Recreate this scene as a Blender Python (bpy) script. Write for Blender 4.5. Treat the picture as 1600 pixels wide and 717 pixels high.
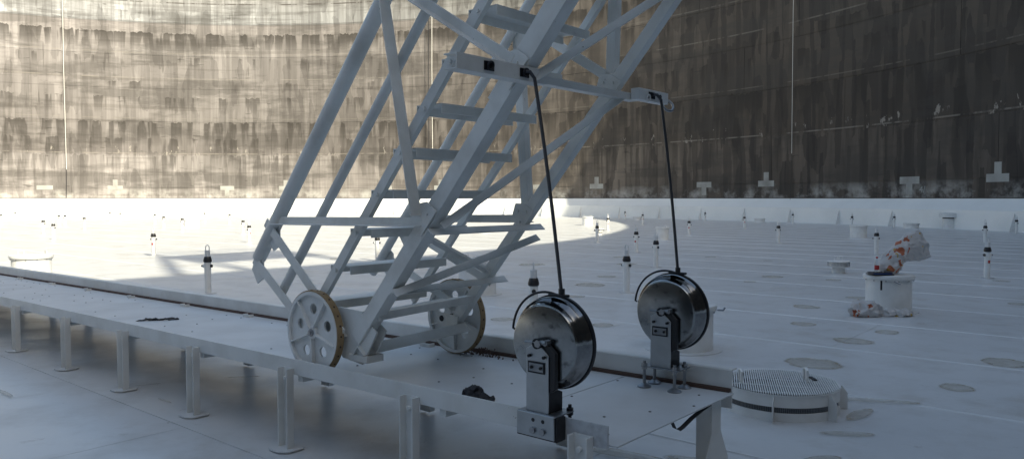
import bpy, bmesh, math, random
from mathutils import Vector, Matrix, noise
R_ = math.radians
random.seed(7)
for o in list(bpy.data.objects): bpy.data.objects.remove(o)
scene = bpy.context.scene
COL = scene.collection

# ------------------------------------------------------------------ camera
EYE = 1.7
cam = bpy.data.cameras.new('camera'); cam_o = bpy.data.objects.new('camera', cam); COL.objects.link(cam_o)
cam.sensor_width = 36; cam.lens = 27.0; cam.clip_end = 600; cam.clip_start = 0.05
cam_o.location = (0, 0, EYE)
PITCH = math.atan(48.5/1200)
cam_o.rotation_euler = (math.pi/2 - PITCH, 0, 0)
scene.camera = cam_o
scene.render.resolution_x = 1024; scene.render.resolution_y = 458

# ------------------------------------------------------------------ light
SUN_AZ = R_(180-38)            # where the sun stands, clockwise from +Y
SUN_EL = R_(37.2)
world = bpy.data.worlds.new('World'); scene.world = world; world.use_nodes = True
wn = world.node_tree.nodes; wl = world.node_tree.links
bg = wn['Background']; sky = wn.new('ShaderNodeTexSky'); sky.sky_type = 'NISHITA'
sky.sun_disc = False; sky.sun_elevation = SUN_EL; sky.sun_rotation = SUN_AZ
sky.air_density = 1.0; sky.dust_density = 2.2; sky.ozone_density = 1.0
wl.new(sky.outputs[0], bg.inputs[0]); bg.inputs[1].default_value = 0.13
sd = bpy.data.lights.new('sun', 'SUN'); sun = bpy.data.objects.new('sun', sd); COL.objects.link(sun)
sd.energy = 4.0; sd.angle = R_(0.53); sd.color = (1.0, 0.93, 0.82)
sv = Vector((-math.sin(SUN_AZ)*math.cos(SUN_EL), -math.cos(SUN_AZ)*math.cos(SUN_EL), -math.sin(SUN_EL)))
sun.rotation_euler = sv.to_track_quat('-Z', 'Y').to_euler(); sun.location = (30, -40, 60)
vs = scene.view_settings
vs.view_transform = 'Standard'; vs.look = 'None'; vs.gamma = 1; vs.use_curve_mapping = False
vs.exposure = 0.95
vs.use_white_balance = True; vs.white_balance_temperature = 7100; vs.white_balance_tint = 3

# ------------------------------------------------------------------ place
RT = 54.0                                       # tank radius
CX, CY = -26.516, 28.435                        # tank centre
SHELL_TOP = 24.6
TRK = R_(-40)                                   # track frame: x along the runway, y across it
Tv = Vector((math.sin(R_(50)), -math.cos(R_(50)), 0)); Nv = Vector((math.cos(R_(50)), math.sin(R_(50)), 0))
def tn(t, n, z=0.0): return Tv*t + Nv*n + Vector((0, 0, z))

# ------------------------------------------------------------------ materials
def nodes_of(name):
    m = bpy.data.materials.new(name); m.use_nodes = True
    nt = m.node_tree; return m, nt, nt.nodes, nt.links, nt.nodes['Principled BSDF']
def N_(nt, kind, **kw):
    n = nt.nodes.new(kind)
    for k, v in kw.items(): setattr(n, k, v)
    return n
def noise_(nt, vec, scale, detail=3, rough=0.55):
    n = nt.nodes.new('ShaderNodeTexNoise'); n.inputs['Scale'].default_value = scale
    n.inputs['Detail'].default_value = detail; n.inputs['Roughness'].default_value = rough
    if vec is not None: nt.links.new(vec, n.inputs['Vector'])
    return n.outputs[0]
def ramp_(nt, fac, stops, interp='LINEAR'):
    r = nt.nodes.new('ShaderNodeValToRGB'); r.color_ramp.interpolation = interp
    els = r.color_ramp.elements
    while len(els) < len(stops): els.new(0.5)
    for e, (p, c) in zip(els, stops):
        e.position = p; e.color = (c[0], c[1], c[2], 1) if not isinstance(c, (int, float)) else (c, c, c, 1)
    nt.links.new(fac, r.inputs[0]); return r.outputs[0]
def math_(nt, op, a, b=None, clamp=False):
    n = nt.nodes.new('ShaderNodeMath'); n.operation = op; n.use_clamp = clamp
    for i, v in enumerate((a, b)):
        if v is None: continue
        if isinstance(v, (int, float)): n.inputs[i].default_value = v
        else: nt.links.new(v, n.inputs[i])
    return n.outputs[0]
def mix_(nt, fac, a, b, mode='MIX'):
    n = nt.nodes.new('ShaderNodeMix'); n.data_type = 'RGBA'; n.blend_type = mode
    for sock, v in ((n.inputs[0], fac), (n.inputs[6], a), (n.inputs[7], b)):
        if isinstance(v, (int, float)): sock.default_value = v
        elif isinstance(v, tuple): sock.default_value = (v[0], v[1], v[2], 1)
        else: nt.links.new(v, sock)
    return n.outputs[2]
def bump_(nt, bsdf, h, strength, dist=0.01):
    b = nt.nodes.new('ShaderNodeBump'); b.inputs['Strength'].default_value = strength
    b.inputs['Distance'].default_value = dist
    nt.links.new(h, b.inputs['Height']); nt.links.new(b.outputs[0], bsdf.inputs['Normal'])
def pos_(nt): return nt.nodes.new('ShaderNodeNewGeometry').outputs['Position']
def obj_(nt): return nt.nodes.new('ShaderNodeTexCoord').outputs['Object']

def paint(name, col, rough=0.42, dirt=0.18, dirtcol=(0.30, 0.25, 0.18), scale=6.0, chips=0.0, bump=0.12):
    m, nt, ns, ln, b = nodes_of(name)
    p = pos_(nt)
    n1 = noise_(nt, p, scale, 5); n2 = noise_(nt, p, scale*9, 4)
    f = math_(nt, 'MULTIPLY', ramp_(nt, n1, [(0.42, 0), (0.75, 1)]), dirt)
    c = mix_(nt, f, col, dirtcol)
    c = mix_(nt, math_(nt, 'MULTIPLY', n2, 0.16), c, (col[0]*0.72, col[1]*0.73, col[2]*0.72))
    if chips > 0:
        n3 = noise_(nt, p, scale*6, 6, 0.7)
        c = mix_(nt, ramp_(nt, n3, [(0.70-chips, 0), (0.72-chips, 1)]), c, (0.19, 0.14, 0.10))
    ln.new(c, b.inputs['Base Color'])
    ln.new(math_(nt, 'ADD', math_(nt, 'MULTIPLY', n1, 0.25), rough-0.12), b.inputs['Roughness'])
    bump_(nt, b, math_(nt, 'ADD', n2, math_(nt, 'MULTIPLY', noise_(nt, p, 130, 2), 0.5)), bump, 0.004)
    return m
def plain(name, col, rough=0.5, metal=0.0, var=0.2, scale=30, bump=0.1, spec=None):
    m, nt, ns, ln, b = nodes_of(name)
    p = obj_(nt); n1 = noise_(nt, p, scale, 5)
    c = mix_(nt, math_(nt, 'MULTIPLY', n1, var*2), col, tuple(v*0.5 for v in col))
    ln.new(c, b.inputs['Base Color']); b.inputs['Metallic'].default_value = metal
    ln.new(math_(nt, 'ADD', math_(nt, 'MULTIPLY', n1, 0.3), rough-0.15), b.inputs['Roughness'])
    if spec is not None: b.inputs['Specular IOR Level'].default_value = spec
    bump_(nt, b, n1, bump, 0.003)
    return m

M = {}
M['white'] = paint('white paint', (0.80, 0.80, 0.78), dirt=0.20)
M['ladder'] = paint('ladder paint', (0.80, 0.80, 0.77), dirt=0.34, scale=4.5, chips=0.012)
M['track'] = paint('runway paint', (0.75, 0.755, 0.735), dirt=0.30, scale=3.2, chips=0.006)
M['trackwear'] = paint('worn rail paint', (0.55, 0.56, 0.57), dirt=0.6, dirtcol=(0.22, 0.22, 0.22), scale=22, chips=0.0)
M['plate'] = paint('runway plate', (0.62, 0.635, 0.645), dirt=0.22, scale=2.4)
M['rust'] = paint('rust', (0.085, 0.048, 0.036), rough=0.8, dirt=0.7, dirtcol=(0.05, 0.03, 0.025), scale=14, bump=0.4)
M['tyre'] = paint('worn tread band', (0.36, 0.25, 0.13), rough=0.7, dirt=0.5, dirtcol=(0.18, 0.11, 0.06), scale=18, bump=0.3)
M['black'] = plain('black rubber', (0.018, 0.018, 0.02), 0.45)
M['blacksteel'] = plain('dark oiled steel', (0.03, 0.03, 0.033), 0.4, 0.6)
M['galv'] = plain('galvanised steel', (0.34, 0.355, 0.37), 0.42, 0.9, var=0.25, scale=18)
M['clampsteel'] = plain('clamp steel', (0.52, 0.54, 0.55), 0.36, 0.85, var=0.3, scale=14)
M['bolt'] = plain('bolt steel', (0.42, 0.42, 0.43), 0.38, 0.95)
M['cable'] = plain('cable', (0.085, 0.085, 0.09), 0.45, 0.4, scale=200, bump=0.6)
M['red'] = plain('red print', (0.5, 0.03, 0.03), 0.5)
M['grey'] = plain('dark grey cloth', (0.055, 0.055, 0.06), 0.9, var=0.4, scale=25, bump=0.6)
M['rag'] = plain('grey rag', (0.10, 0.10, 0.10), 0.9, var=0.5, scale=20, bump=0.6)
M['nub'] = plain('weld nub', (0.20, 0.19, 0.18), 0.6)
M['blue'] = plain('blue cover', (0.03, 0.08, 0.25), 0.4)
M['tin'] = plain('white cap', (0.68, 0.69, 0.69), 0.4, var=0.08)
M['chalk'] = paint('primer', (0.36, 0.36, 0.335), rough=0.8, dirt=0.75, dirtcol=(0.17, 0.16, 0.145), scale=0.9, bump=0.1)
M['wire_white'] = plain('white wire', (0.62, 0.6, 0.55), 0.6)

def chrome():
    m, nt, ns, ln, b = nodes_of('polished stainless steel')
    p = obj_(nt); n1 = noise_(nt, p, 9, 6, 0.65); n2 = noise_(nt, p, 60, 4)
    c = mix_(nt, ramp_(nt, n1, [(0.38, 0), (0.68, 1)]), (0.33, 0.33, 0.33), (0.15, 0.155, 0.16))
    ln.new(c, b.inputs['Base Color']); b.inputs['Metallic'].default_value = 1.0
    ln.new(math_(nt, 'ADD', math_(nt, 'MULTIPLY', ramp_(nt, n1, [(0.3, 0), (0.75, 1)]), 0.16), 0.04), b.inputs['Roughness'])
    bump_(nt, b, n2, 0.03, 0.003)
    return m
M['chrome'] = chrome()
def brushed():
    m, nt, ns, ln, b = nodes_of('brushed steel face')
    p = obj_(nt); n1 = noise_(nt, p, 7, 6, 0.65); n2 = noise_(nt, p, 70, 4)
    c = mix_(nt, ramp_(nt, n1, [(0.38, 0), (0.68, 1)]), (0.40, 0.41, 0.405), (0.29, 0.30, 0.30))
    c = mix_(nt, ramp_(nt, noise_(nt, p, 22, 5), [(0.58, 0), (0.72, 1)]), c, (0.13, 0.13, 0.13))
    ln.new(c, b.inputs['Base Color']); b.inputs['Metallic'].default_value = 1.0
    ln.new(math_(nt, 'ADD', math_(nt, 'MULTIPLY', n1, 0.30), 0.07), b.inputs['Roughness'])
    bump_(nt, b, n2, 0.05, 0.003)
    return m
M['face'] = brushed()

def deck_mat():
    m, nt, ns, ln, b = nodes_of('white deck paint')
    p = pos_(nt); oi = nt.nodes.new('ShaderNodeObjectInfo').outputs['Random']
    big = noise_(nt, p, 0.22, 4); mid = noise_(nt, p, 1.6, 6, 0.62); fine = noise_(nt, p, 22, 5, 0.6)
    base = (0.69, 0.70, 0.70)
    c = mix_(nt, ramp_(nt, big, [(0.35, 0), (0.7, 1)]), base, (0.61, 0.62, 0.62))
    c = mix_(nt, math_(nt, 'MULTIPLY', ramp_(nt, mid, [(0.48, 0), (0.74, 1)]), 0.55), c, (0.41, 0.385, 0.345))
    smear = noise_(nt, p, 0.75, 7, 0.68)
    c = mix_(nt, math_(nt, 'MULTIPLY', ramp_(nt, smear, [(0.55, 0), (0.66, 1)]), 0.42), c, (0.38, 0.34, 0.28))
    c = mix_(nt, math_(nt, 'MULTIPLY', ramp_(nt, noise_(nt, p, 3.7, 6, 0.7), [(0.64, 0), (0.70, 1)]), 0.40), c, (0.27, 0.24, 0.20))
    c = mix_(nt, math_(nt, 'MULTIPLY', fine, 0.22), c, (0.44, 0.45, 0.46))
    c = mix_(nt, math_(nt, 'MULTIPLY', oi, 0.10), c, (0.48, 0.49, 0.50))
    v = nt.nodes.new('ShaderNodeTexVoronoi'); v.inputs['Scale'].default_value = 1.3; ln.new(p, v.inputs['Vector'])
    spots = math_(nt, 'LESS_THAN', math_(nt, 'ADD', v.outputs['Distance'], math_(nt, 'MULTIPLY', noise_(nt, p, 8, 3), 0.05)), 0.042)
    c = mix_(nt, math_(nt, 'MULTIPLY', spots, 0.75), c, (0.07, 0.06, 0.055))
    ln.new(c, b.inputs['Base Color'])
    ln.new(math_(nt, 'ADD', math_(nt, 'MULTIPLY', mid, 0.3), 0.20), b.inputs['Roughness'])
    bump_(nt, b, math_(nt, 'ADD', math_(nt, 'ADD', mid, math_(nt, 'MULTIPLY', fine, 0.12)), math_(nt, 'MULTIPLY', noise_(nt, p, 0.6, 2), 4.0)), 0.30, 0.02)
    return m
M['deck'] = deck_mat()
M['seam'] = paint('pale weld paint', (0.72, 0.73, 0.73), dirt=0.10, scale=4)

def stain_mat():
    m, nt, ns, ln, b = nodes_of('dried water stain')
    tc = nt.nodes.new('ShaderNodeTexCoord').outputs['Object']
    ln_ = nt.nodes.new('ShaderNodeVectorMath'); ln_.operation = 'LENGTH'; ln.new(tc, ln_.inputs[0])
    p = pos_(nt)
    d = math_(nt, 'ADD', ln_.outputs['Value'], math_(nt, 'MULTIPLY', math_(nt, 'SUBTRACT', noise_(nt, p, 4.2, 5), 0.5), 0.62))
    a = ramp_(nt, d, [(0.0, 0.30), (0.45, 0.34), (0.60, 0.44), (0.70, 0.66), (0.80, 0.0)])
    nz = ramp_(nt, noise_(nt, p, 14, 5, 0.7), [(0.3, 0.45), (0.65, 1.0)])
    col = mix_(nt, ramp_(nt, d, [(0.6, 0), (0.85, 1)]), (0.42, 0.36, 0.25), (0.26, 0.185, 0.10))
    ln.new(col, b.inputs['Base Color']); b.inputs['Roughness'].default_value = 0.8
    tr = nt.nodes.new('ShaderNodeBsdfTransparent'); mx = nt.nodes.new('ShaderNodeMixShader')
    ln.new(math_(nt, 'MULTIPLY', a, nz), mx.inputs[0]); ln.new(tr.outputs[0], mx.inputs[1]); ln.new(b.outputs[0], mx.inputs[2])
    ln.new(mx.outputs[0], ns['Material Output'].inputs[0])
    return m
M['stain'] = stain_mat()

def shell_mat():
    m, nt, ns, ln, b = nodes_of('weathered tank shell')
    p = pos_(nt)
    sub = nt.nodes.new('ShaderNodeVectorMath'); sub.operation = 'SUBTRACT'; ln.new(p, sub.inputs[0]); sub.inputs[1].default_value = (CX, CY, 0)
    sp = nt.nodes.new('ShaderNodeSeparateXYZ'); ln.new(sub.outputs[0], sp.inputs[0])
    ang = math_(nt, 'ARCTAN2', sp.outputs[1], sp.outputs[0]); u = math_(nt, 'MULTIPLY', ang, RT); z = sp.outputs[2]
    def uz(su, sz):
        c = nt.nodes.new('ShaderNodeCombineXYZ')
        ln.new(math_(nt, 'MULTIPLY', u, su), c.inputs[0]); ln.new(math_(nt, 'MULTIPLY', z, sz), c.inputs[1])
        return c.outputs[0]
    bars = noise_(nt, uz(0.75, 0.035), 1.0, 2, 0.5)          # metre wide vertical runs
    fines = noise_(nt, uz(3.2, 0.10), 1.0, 5, 0.6)           # thin runs
    horiz = noise_(nt, uz(0.05, 1.3), 1.0, 4, 0.6)           # horizontal tide marks
    blot = noise_(nt, uz(0.55, 0.55), 1.0, 6, 0.65)
    zn = math_(nt, 'DIVIDE', z, SHELL_TOP)
    zw = math_(nt, 'ADD', zn, math_(nt, 'MULTIPLY', math_(nt, 'SUBTRACT', noise_(nt, uz(1.4, 0.0), 1.0, 3), 0.5), 0.045))
    hz = lambda h: h/SHELL_TOP
    base = ramp_(nt, zw, [(0.0, (0.225, 0.205, 0.178)), (hz(6.2), (0.215, 0.196, 0.170)), (hz(6.45), (0.135, 0.121, 0.104)),
                          (hz(9.9), (0.150, 0.136, 0.117)), (hz(13.3), (0.165, 0.150, 0.130)), (hz(16.4), (0.170, 0.155, 0.135)), (1.0, (0.19, 0.17, 0.145))])
    upper = ramp_(nt, zn, [(hz(16.65), (0.205, 0.188, 0.164)), (hz(18.6), (0.185, 0.168, 0.146)), (hz(19.95), (0.220, 0.200, 0.175)),
                           (hz(20.02), (0.10, 0.09, 0.08)), (hz(20.10), (0.262, 0.262, 0.240)), (hz(21.8), (0.265, 0.262, 0.238)), (1.0, (0.255, 0.235, 0.205))])
    base = mix_(nt, math_(nt, 'GREATER_THAN', z, 16.62), base, upper)
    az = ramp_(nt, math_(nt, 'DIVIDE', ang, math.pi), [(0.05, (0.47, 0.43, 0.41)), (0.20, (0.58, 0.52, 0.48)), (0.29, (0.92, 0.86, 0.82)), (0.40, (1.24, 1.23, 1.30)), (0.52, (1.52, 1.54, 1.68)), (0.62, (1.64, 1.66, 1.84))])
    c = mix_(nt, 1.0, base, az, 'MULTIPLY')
    k1 = ramp_(nt, bars, [(0.475, 0.0), (0.515, 1.0)])
    # streaks end sharply at each course: threshold wobbles with height
    c = mix_(nt, math_(nt, 'MULTIPLY', k1, 0.24), c, (0.060, 0.052, 0.045))
    c = mix_(nt, math_(nt, 'MULTIPLY', ramp_(nt, fines, [(0.46, 0), (0.58, 1)]), 0.20), c, (0.065, 0.057, 0.049))
    c = mix_(nt, math_(nt, 'MULTIPLY', ramp_(nt, horiz, [(0.56, 0), (0.60, 1)]), 0.28), c, (0.08, 0.07, 0.06))
    dash = noise_(nt, uz(0.55, 3.2), 1.0, 3, 0.5)
    c = mix_(nt, math_(nt, 'MULTIPLY', ramp_(nt, dash, [(0.68, 0), (0.71, 1)]), 0.6), c, (0.055, 0.050, 0.045))
    drip = noise_(nt, uz(1.9, 0.22), 1.0, 2, 0.5)
    c = mix_(nt, math_(nt, 'MULTIPLY', ramp_(nt, drip, [(0.66, 0), (0.70, 1)]), 0.45), c, (0.05, 0.045, 0.04))
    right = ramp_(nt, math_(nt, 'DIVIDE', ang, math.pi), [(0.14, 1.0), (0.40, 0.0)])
    warp = nt.nodes.new('ShaderNodeCombineXYZ')
    ln.new(math_(nt, 'ADD', math_(nt, 'MULTIPLY', u, 1.45), math_(nt, 'MULTIPLY', noise_(nt, uz(2.6, 1.2), 1.0, 3), 0.35)), warp.inputs[0])
    ln.new(math_(nt, 'ADD', math_(nt, 'MULTIPLY', z, 0.42), math_(nt, 'MULTIPLY', noise_(nt, uz(1.7, 0.9), 1.0, 4), 0.45)), warp.inputs[1])
    def blocks(vec, lo, hi, amt, ramt, colr):
        nonlocal c
        v = nt.nodes.new('ShaderNodeTexVoronoi'); v.voronoi_dimensions = '2D'; v.distance = 'CHEBYCHEV'; v.inputs['Randomness'].default_value = 0.85
        v.inputs['Scale'].default_value = 1.0; ln.new(vec, v.inputs['Vector'])
        sx = nt.nodes.new('ShaderNodeSeparateColor'); ln.new(v.outputs['Color'], sx.inputs[0])
        f = ramp_(nt, sx.outputs[0], [(lo, 0), (hi, 1)])
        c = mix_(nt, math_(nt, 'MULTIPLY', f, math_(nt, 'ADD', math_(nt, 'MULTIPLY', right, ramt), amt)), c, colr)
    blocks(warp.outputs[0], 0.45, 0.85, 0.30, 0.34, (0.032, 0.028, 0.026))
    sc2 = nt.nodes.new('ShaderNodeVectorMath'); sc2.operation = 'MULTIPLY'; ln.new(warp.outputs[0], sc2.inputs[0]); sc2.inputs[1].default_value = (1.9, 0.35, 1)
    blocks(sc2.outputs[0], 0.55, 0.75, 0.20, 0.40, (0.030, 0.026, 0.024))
    band = noise_(nt, uz(0.10, 0.42), 1.0, 5, 0.65)
    c = mix_(nt, math_(nt, 'MULTIPLY', ramp_(nt, band, [(0.48, 0), (0.58, 1)]), 0.50), c, (0.055, 0.050, 0.045))
    # dark blobs hanging in rows below the tide marks
    def row(h0, h1, su, thr, amt):
        nonlocal c
        n = noise_(nt, uz(su, 0.12), 1.0, 3, 0.5)
        zz = math_(nt, 'ADD', z, math_(nt, 'MULTIPLY', math_(nt, 'SUBTRACT', noise_(nt, uz(1.6, 0.0), 1.0, 2), 0.5), 0.9))
        up = math_(nt, 'LESS_THAN', zz, h1)
        dn = math_(nt, 'MULTIPLY', math_(nt, 'SUBTRACT', zz, h0), 1.0/(h1-h0), True)
        f = math_(nt, 'MULTIPLY', math_(nt, 'MULTIPLY', up, math_(nt, 'POWER', dn, 0.6)), ramp_(nt, n, [(thr, 0), (thr+0.05, 1)]))
        c = mix_(nt, math_(nt, 'MULTIPLY', f, amt), c, (0.030, 0.026, 0.022))
    row(17.3, 19.0, 0.9, 0.45, 0.8); row(13.0, 13.9, 0.55, 0.56, 0.7); row(7.2, 9.7, 0.9, 0.48, 0.75); row(4.6, 8.0, 0.8, 0.53, 0.6); row(10.6, 12.3, 1.1, 0.55, 0.6); row(15.3, 16.5, 0.8, 0.56, 0.6); row(2.6, 6.2, 1.2, 0.52, 0.45)
    # thin bright scratches along the courses
    def line(h, w, amt, colr):
        nonlocal c
        dz = math_(nt, 'ABSOLUTE', math_(nt, 'SUBTRACT', z, h))
        f = math_(nt, 'MULTIPLY', math_(nt, 'LESS_THAN', dz, w), ramp_(nt, noise_(nt, uz(0.35, 0.0), 1.0, 5, 0.7), [(0.46, 0), (0.52, 1)]))
        c = mix_(nt, math_(nt, 'MULTIPLY', f, amt), c, colr)
    line(14.3, 0.05, 0.25, (0.34, 0.31, 0.26)); line(6.42, 0.05, 0.4, (0.32, 0.29, 0.25)); line(16.9, 0.05, 0.25, (0.30, 0.27, 0.23)); line(10.1, 0.04, 0.25, (0.26, 0.24, 0.2)); line(22.2, 0.06, 0.8, (0.06, 0.05, 0.045))
    # flaked pale patches on top of the lowest runs
    fl = math_(nt, 'MULTIPLY', ramp_(nt, noise_(nt, uz(1.5, 0.7), 1.0, 5, 0.7), [(0.60, 0), (0.63, 1)]),
               math_(nt, 'MULTIPLY', math_(nt, 'GREATER_THAN', z, 6.25), math_(nt, 'LESS_THAN', z, 7.2)))
    c = mix_(nt, math_(nt, 'MULTIPLY', fl, 0.7), c, (0.34, 0.31, 0.27))
    # salt and paint splash just above the seal
    sf = math_(nt, 'MULTIPLY', ramp_(nt, zn, [(hz(1.7), 1.0), (hz(2.15), 0.75), (hz(2.9), 0.0)]), ramp_(nt, blot, [(0.47, 0), (0.66, 1)]))
    c = mix_(nt, math_(nt, 'MULTIPLY', sf, 0.85), c, (0.56, 0.55, 0.51))
    c = mix_(nt, math_(nt, 'MULTIPLY', ramp_(nt, blot, [(0.35, 0), (0.75, 1)]), 0.15), c, (0.05, 0.043, 0.037))
    ln.new(c, b.inputs['Base Color']); b.inputs['Roughness'].default_value = 0.78
    b.inputs['Specular IOR Level'].default_value = 0.25
    bump_(nt, b, math_(nt, 'ADD', blot, fines), 0.25, 0.03)
    return m
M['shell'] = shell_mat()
M['seal'] = paint('seal sheet paint', (0.86, 0.87, 0.85), rough=0.34, dirt=0.35, dirtcol=(0.55, 0.56, 0.54), scale=0.35, bump=0.05)

def bag_mat(name, seed, amount):
    m, nt, ns, ln, b = nodes_of(name)
    p = obj_(nt); mp = nt.nodes.new('ShaderNodeMapping'); mp.inputs['Location'].default_value = (seed, seed*0.7, 0); ln.new(p, mp.inputs[0])
    n1 = noise_(nt, mp.outputs[0], 9.0, 2, 0.4); n2 = noise_(nt, mp.outputs[0], 45, 5)
    sx = nt.nodes.new('ShaderNodeSeparateXYZ'); ln.new(p, sx.inputs[0])
    inside = math_(nt, 'LESS_THAN', math_(nt, 'ADD', sx.outputs[0], math_(nt, 'MULTIPLY', sx.outputs[2], -0.45)), 0.05)
    c = mix_(nt, math_(nt, 'MULTIPLY', inside, ramp_(nt, n1, [(amount, 0), (amount+0.02, 1)])), (0.74, 0.73, 0.72), (0.55, 0.13, 0.035))
    c = mix_(nt, ramp_(nt, noise_(nt, mp.outputs[0], 11, 1), [(0.70, 0), (0.71, 1)]), c, (0.65, 0.42, 0.04))
    c = mix_(nt, math_(nt, 'MULTIPLY', n2, 0.25), c, (0.45, 0.44, 0.43))
    ln.new(c, b.inputs['Base Color']); b.inputs['Roughness'].default_value = 0.4
    b.inputs['Subsurface Weight'].default_value = 0.0
    tl = nt.nodes.new('ShaderNodeBsdfTranslucent'); ln.new(c, tl.inputs[0])
    mx = nt.nodes.new('ShaderNodeMixShader'); mx.inputs[0].default_value = 0.35
    ln.new(b.outputs[0], mx.inputs[1]); ln.new(tl.outputs[0], mx.inputs[2]); ln.new(mx.outputs[0], ns['Material Output'].inputs[0])
    bump_(nt, b, n2, 0.6, 0.01)
    return m
M['bag'] = bag_mat('printed carrier bag', 0.3, 0.585)
M['bag2'] = bag_mat('printed carrier bag crumpled', 2.1, 0.60)
M['sack'] = bag_mat('pale grey sack', 5.0, 0.95)
def clear():
    m, nt, ns, ln, b = nodes_of('clear bottle plastic')
    b.inputs['Base Color'].default_value = (0.9, 0.92, 0.92, 1); b.inputs['Transmission Weight'].default_value = 0.9
    b.inputs['Roughness'].default_value = 0.06; b.inputs['IOR'].default_value = 1.25
    return m
M['clear'] = clear()
def mesh_mat():
    m, nt, ns, ln, b = nodes_of('dark wire gauze')
    b.inputs['Base Color'].default_value = (0.02, 0.02, 0.022, 1); b.inputs['Roughness'].default_value = 0.7
    return m
M['gauze'] = mesh_mat()

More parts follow.
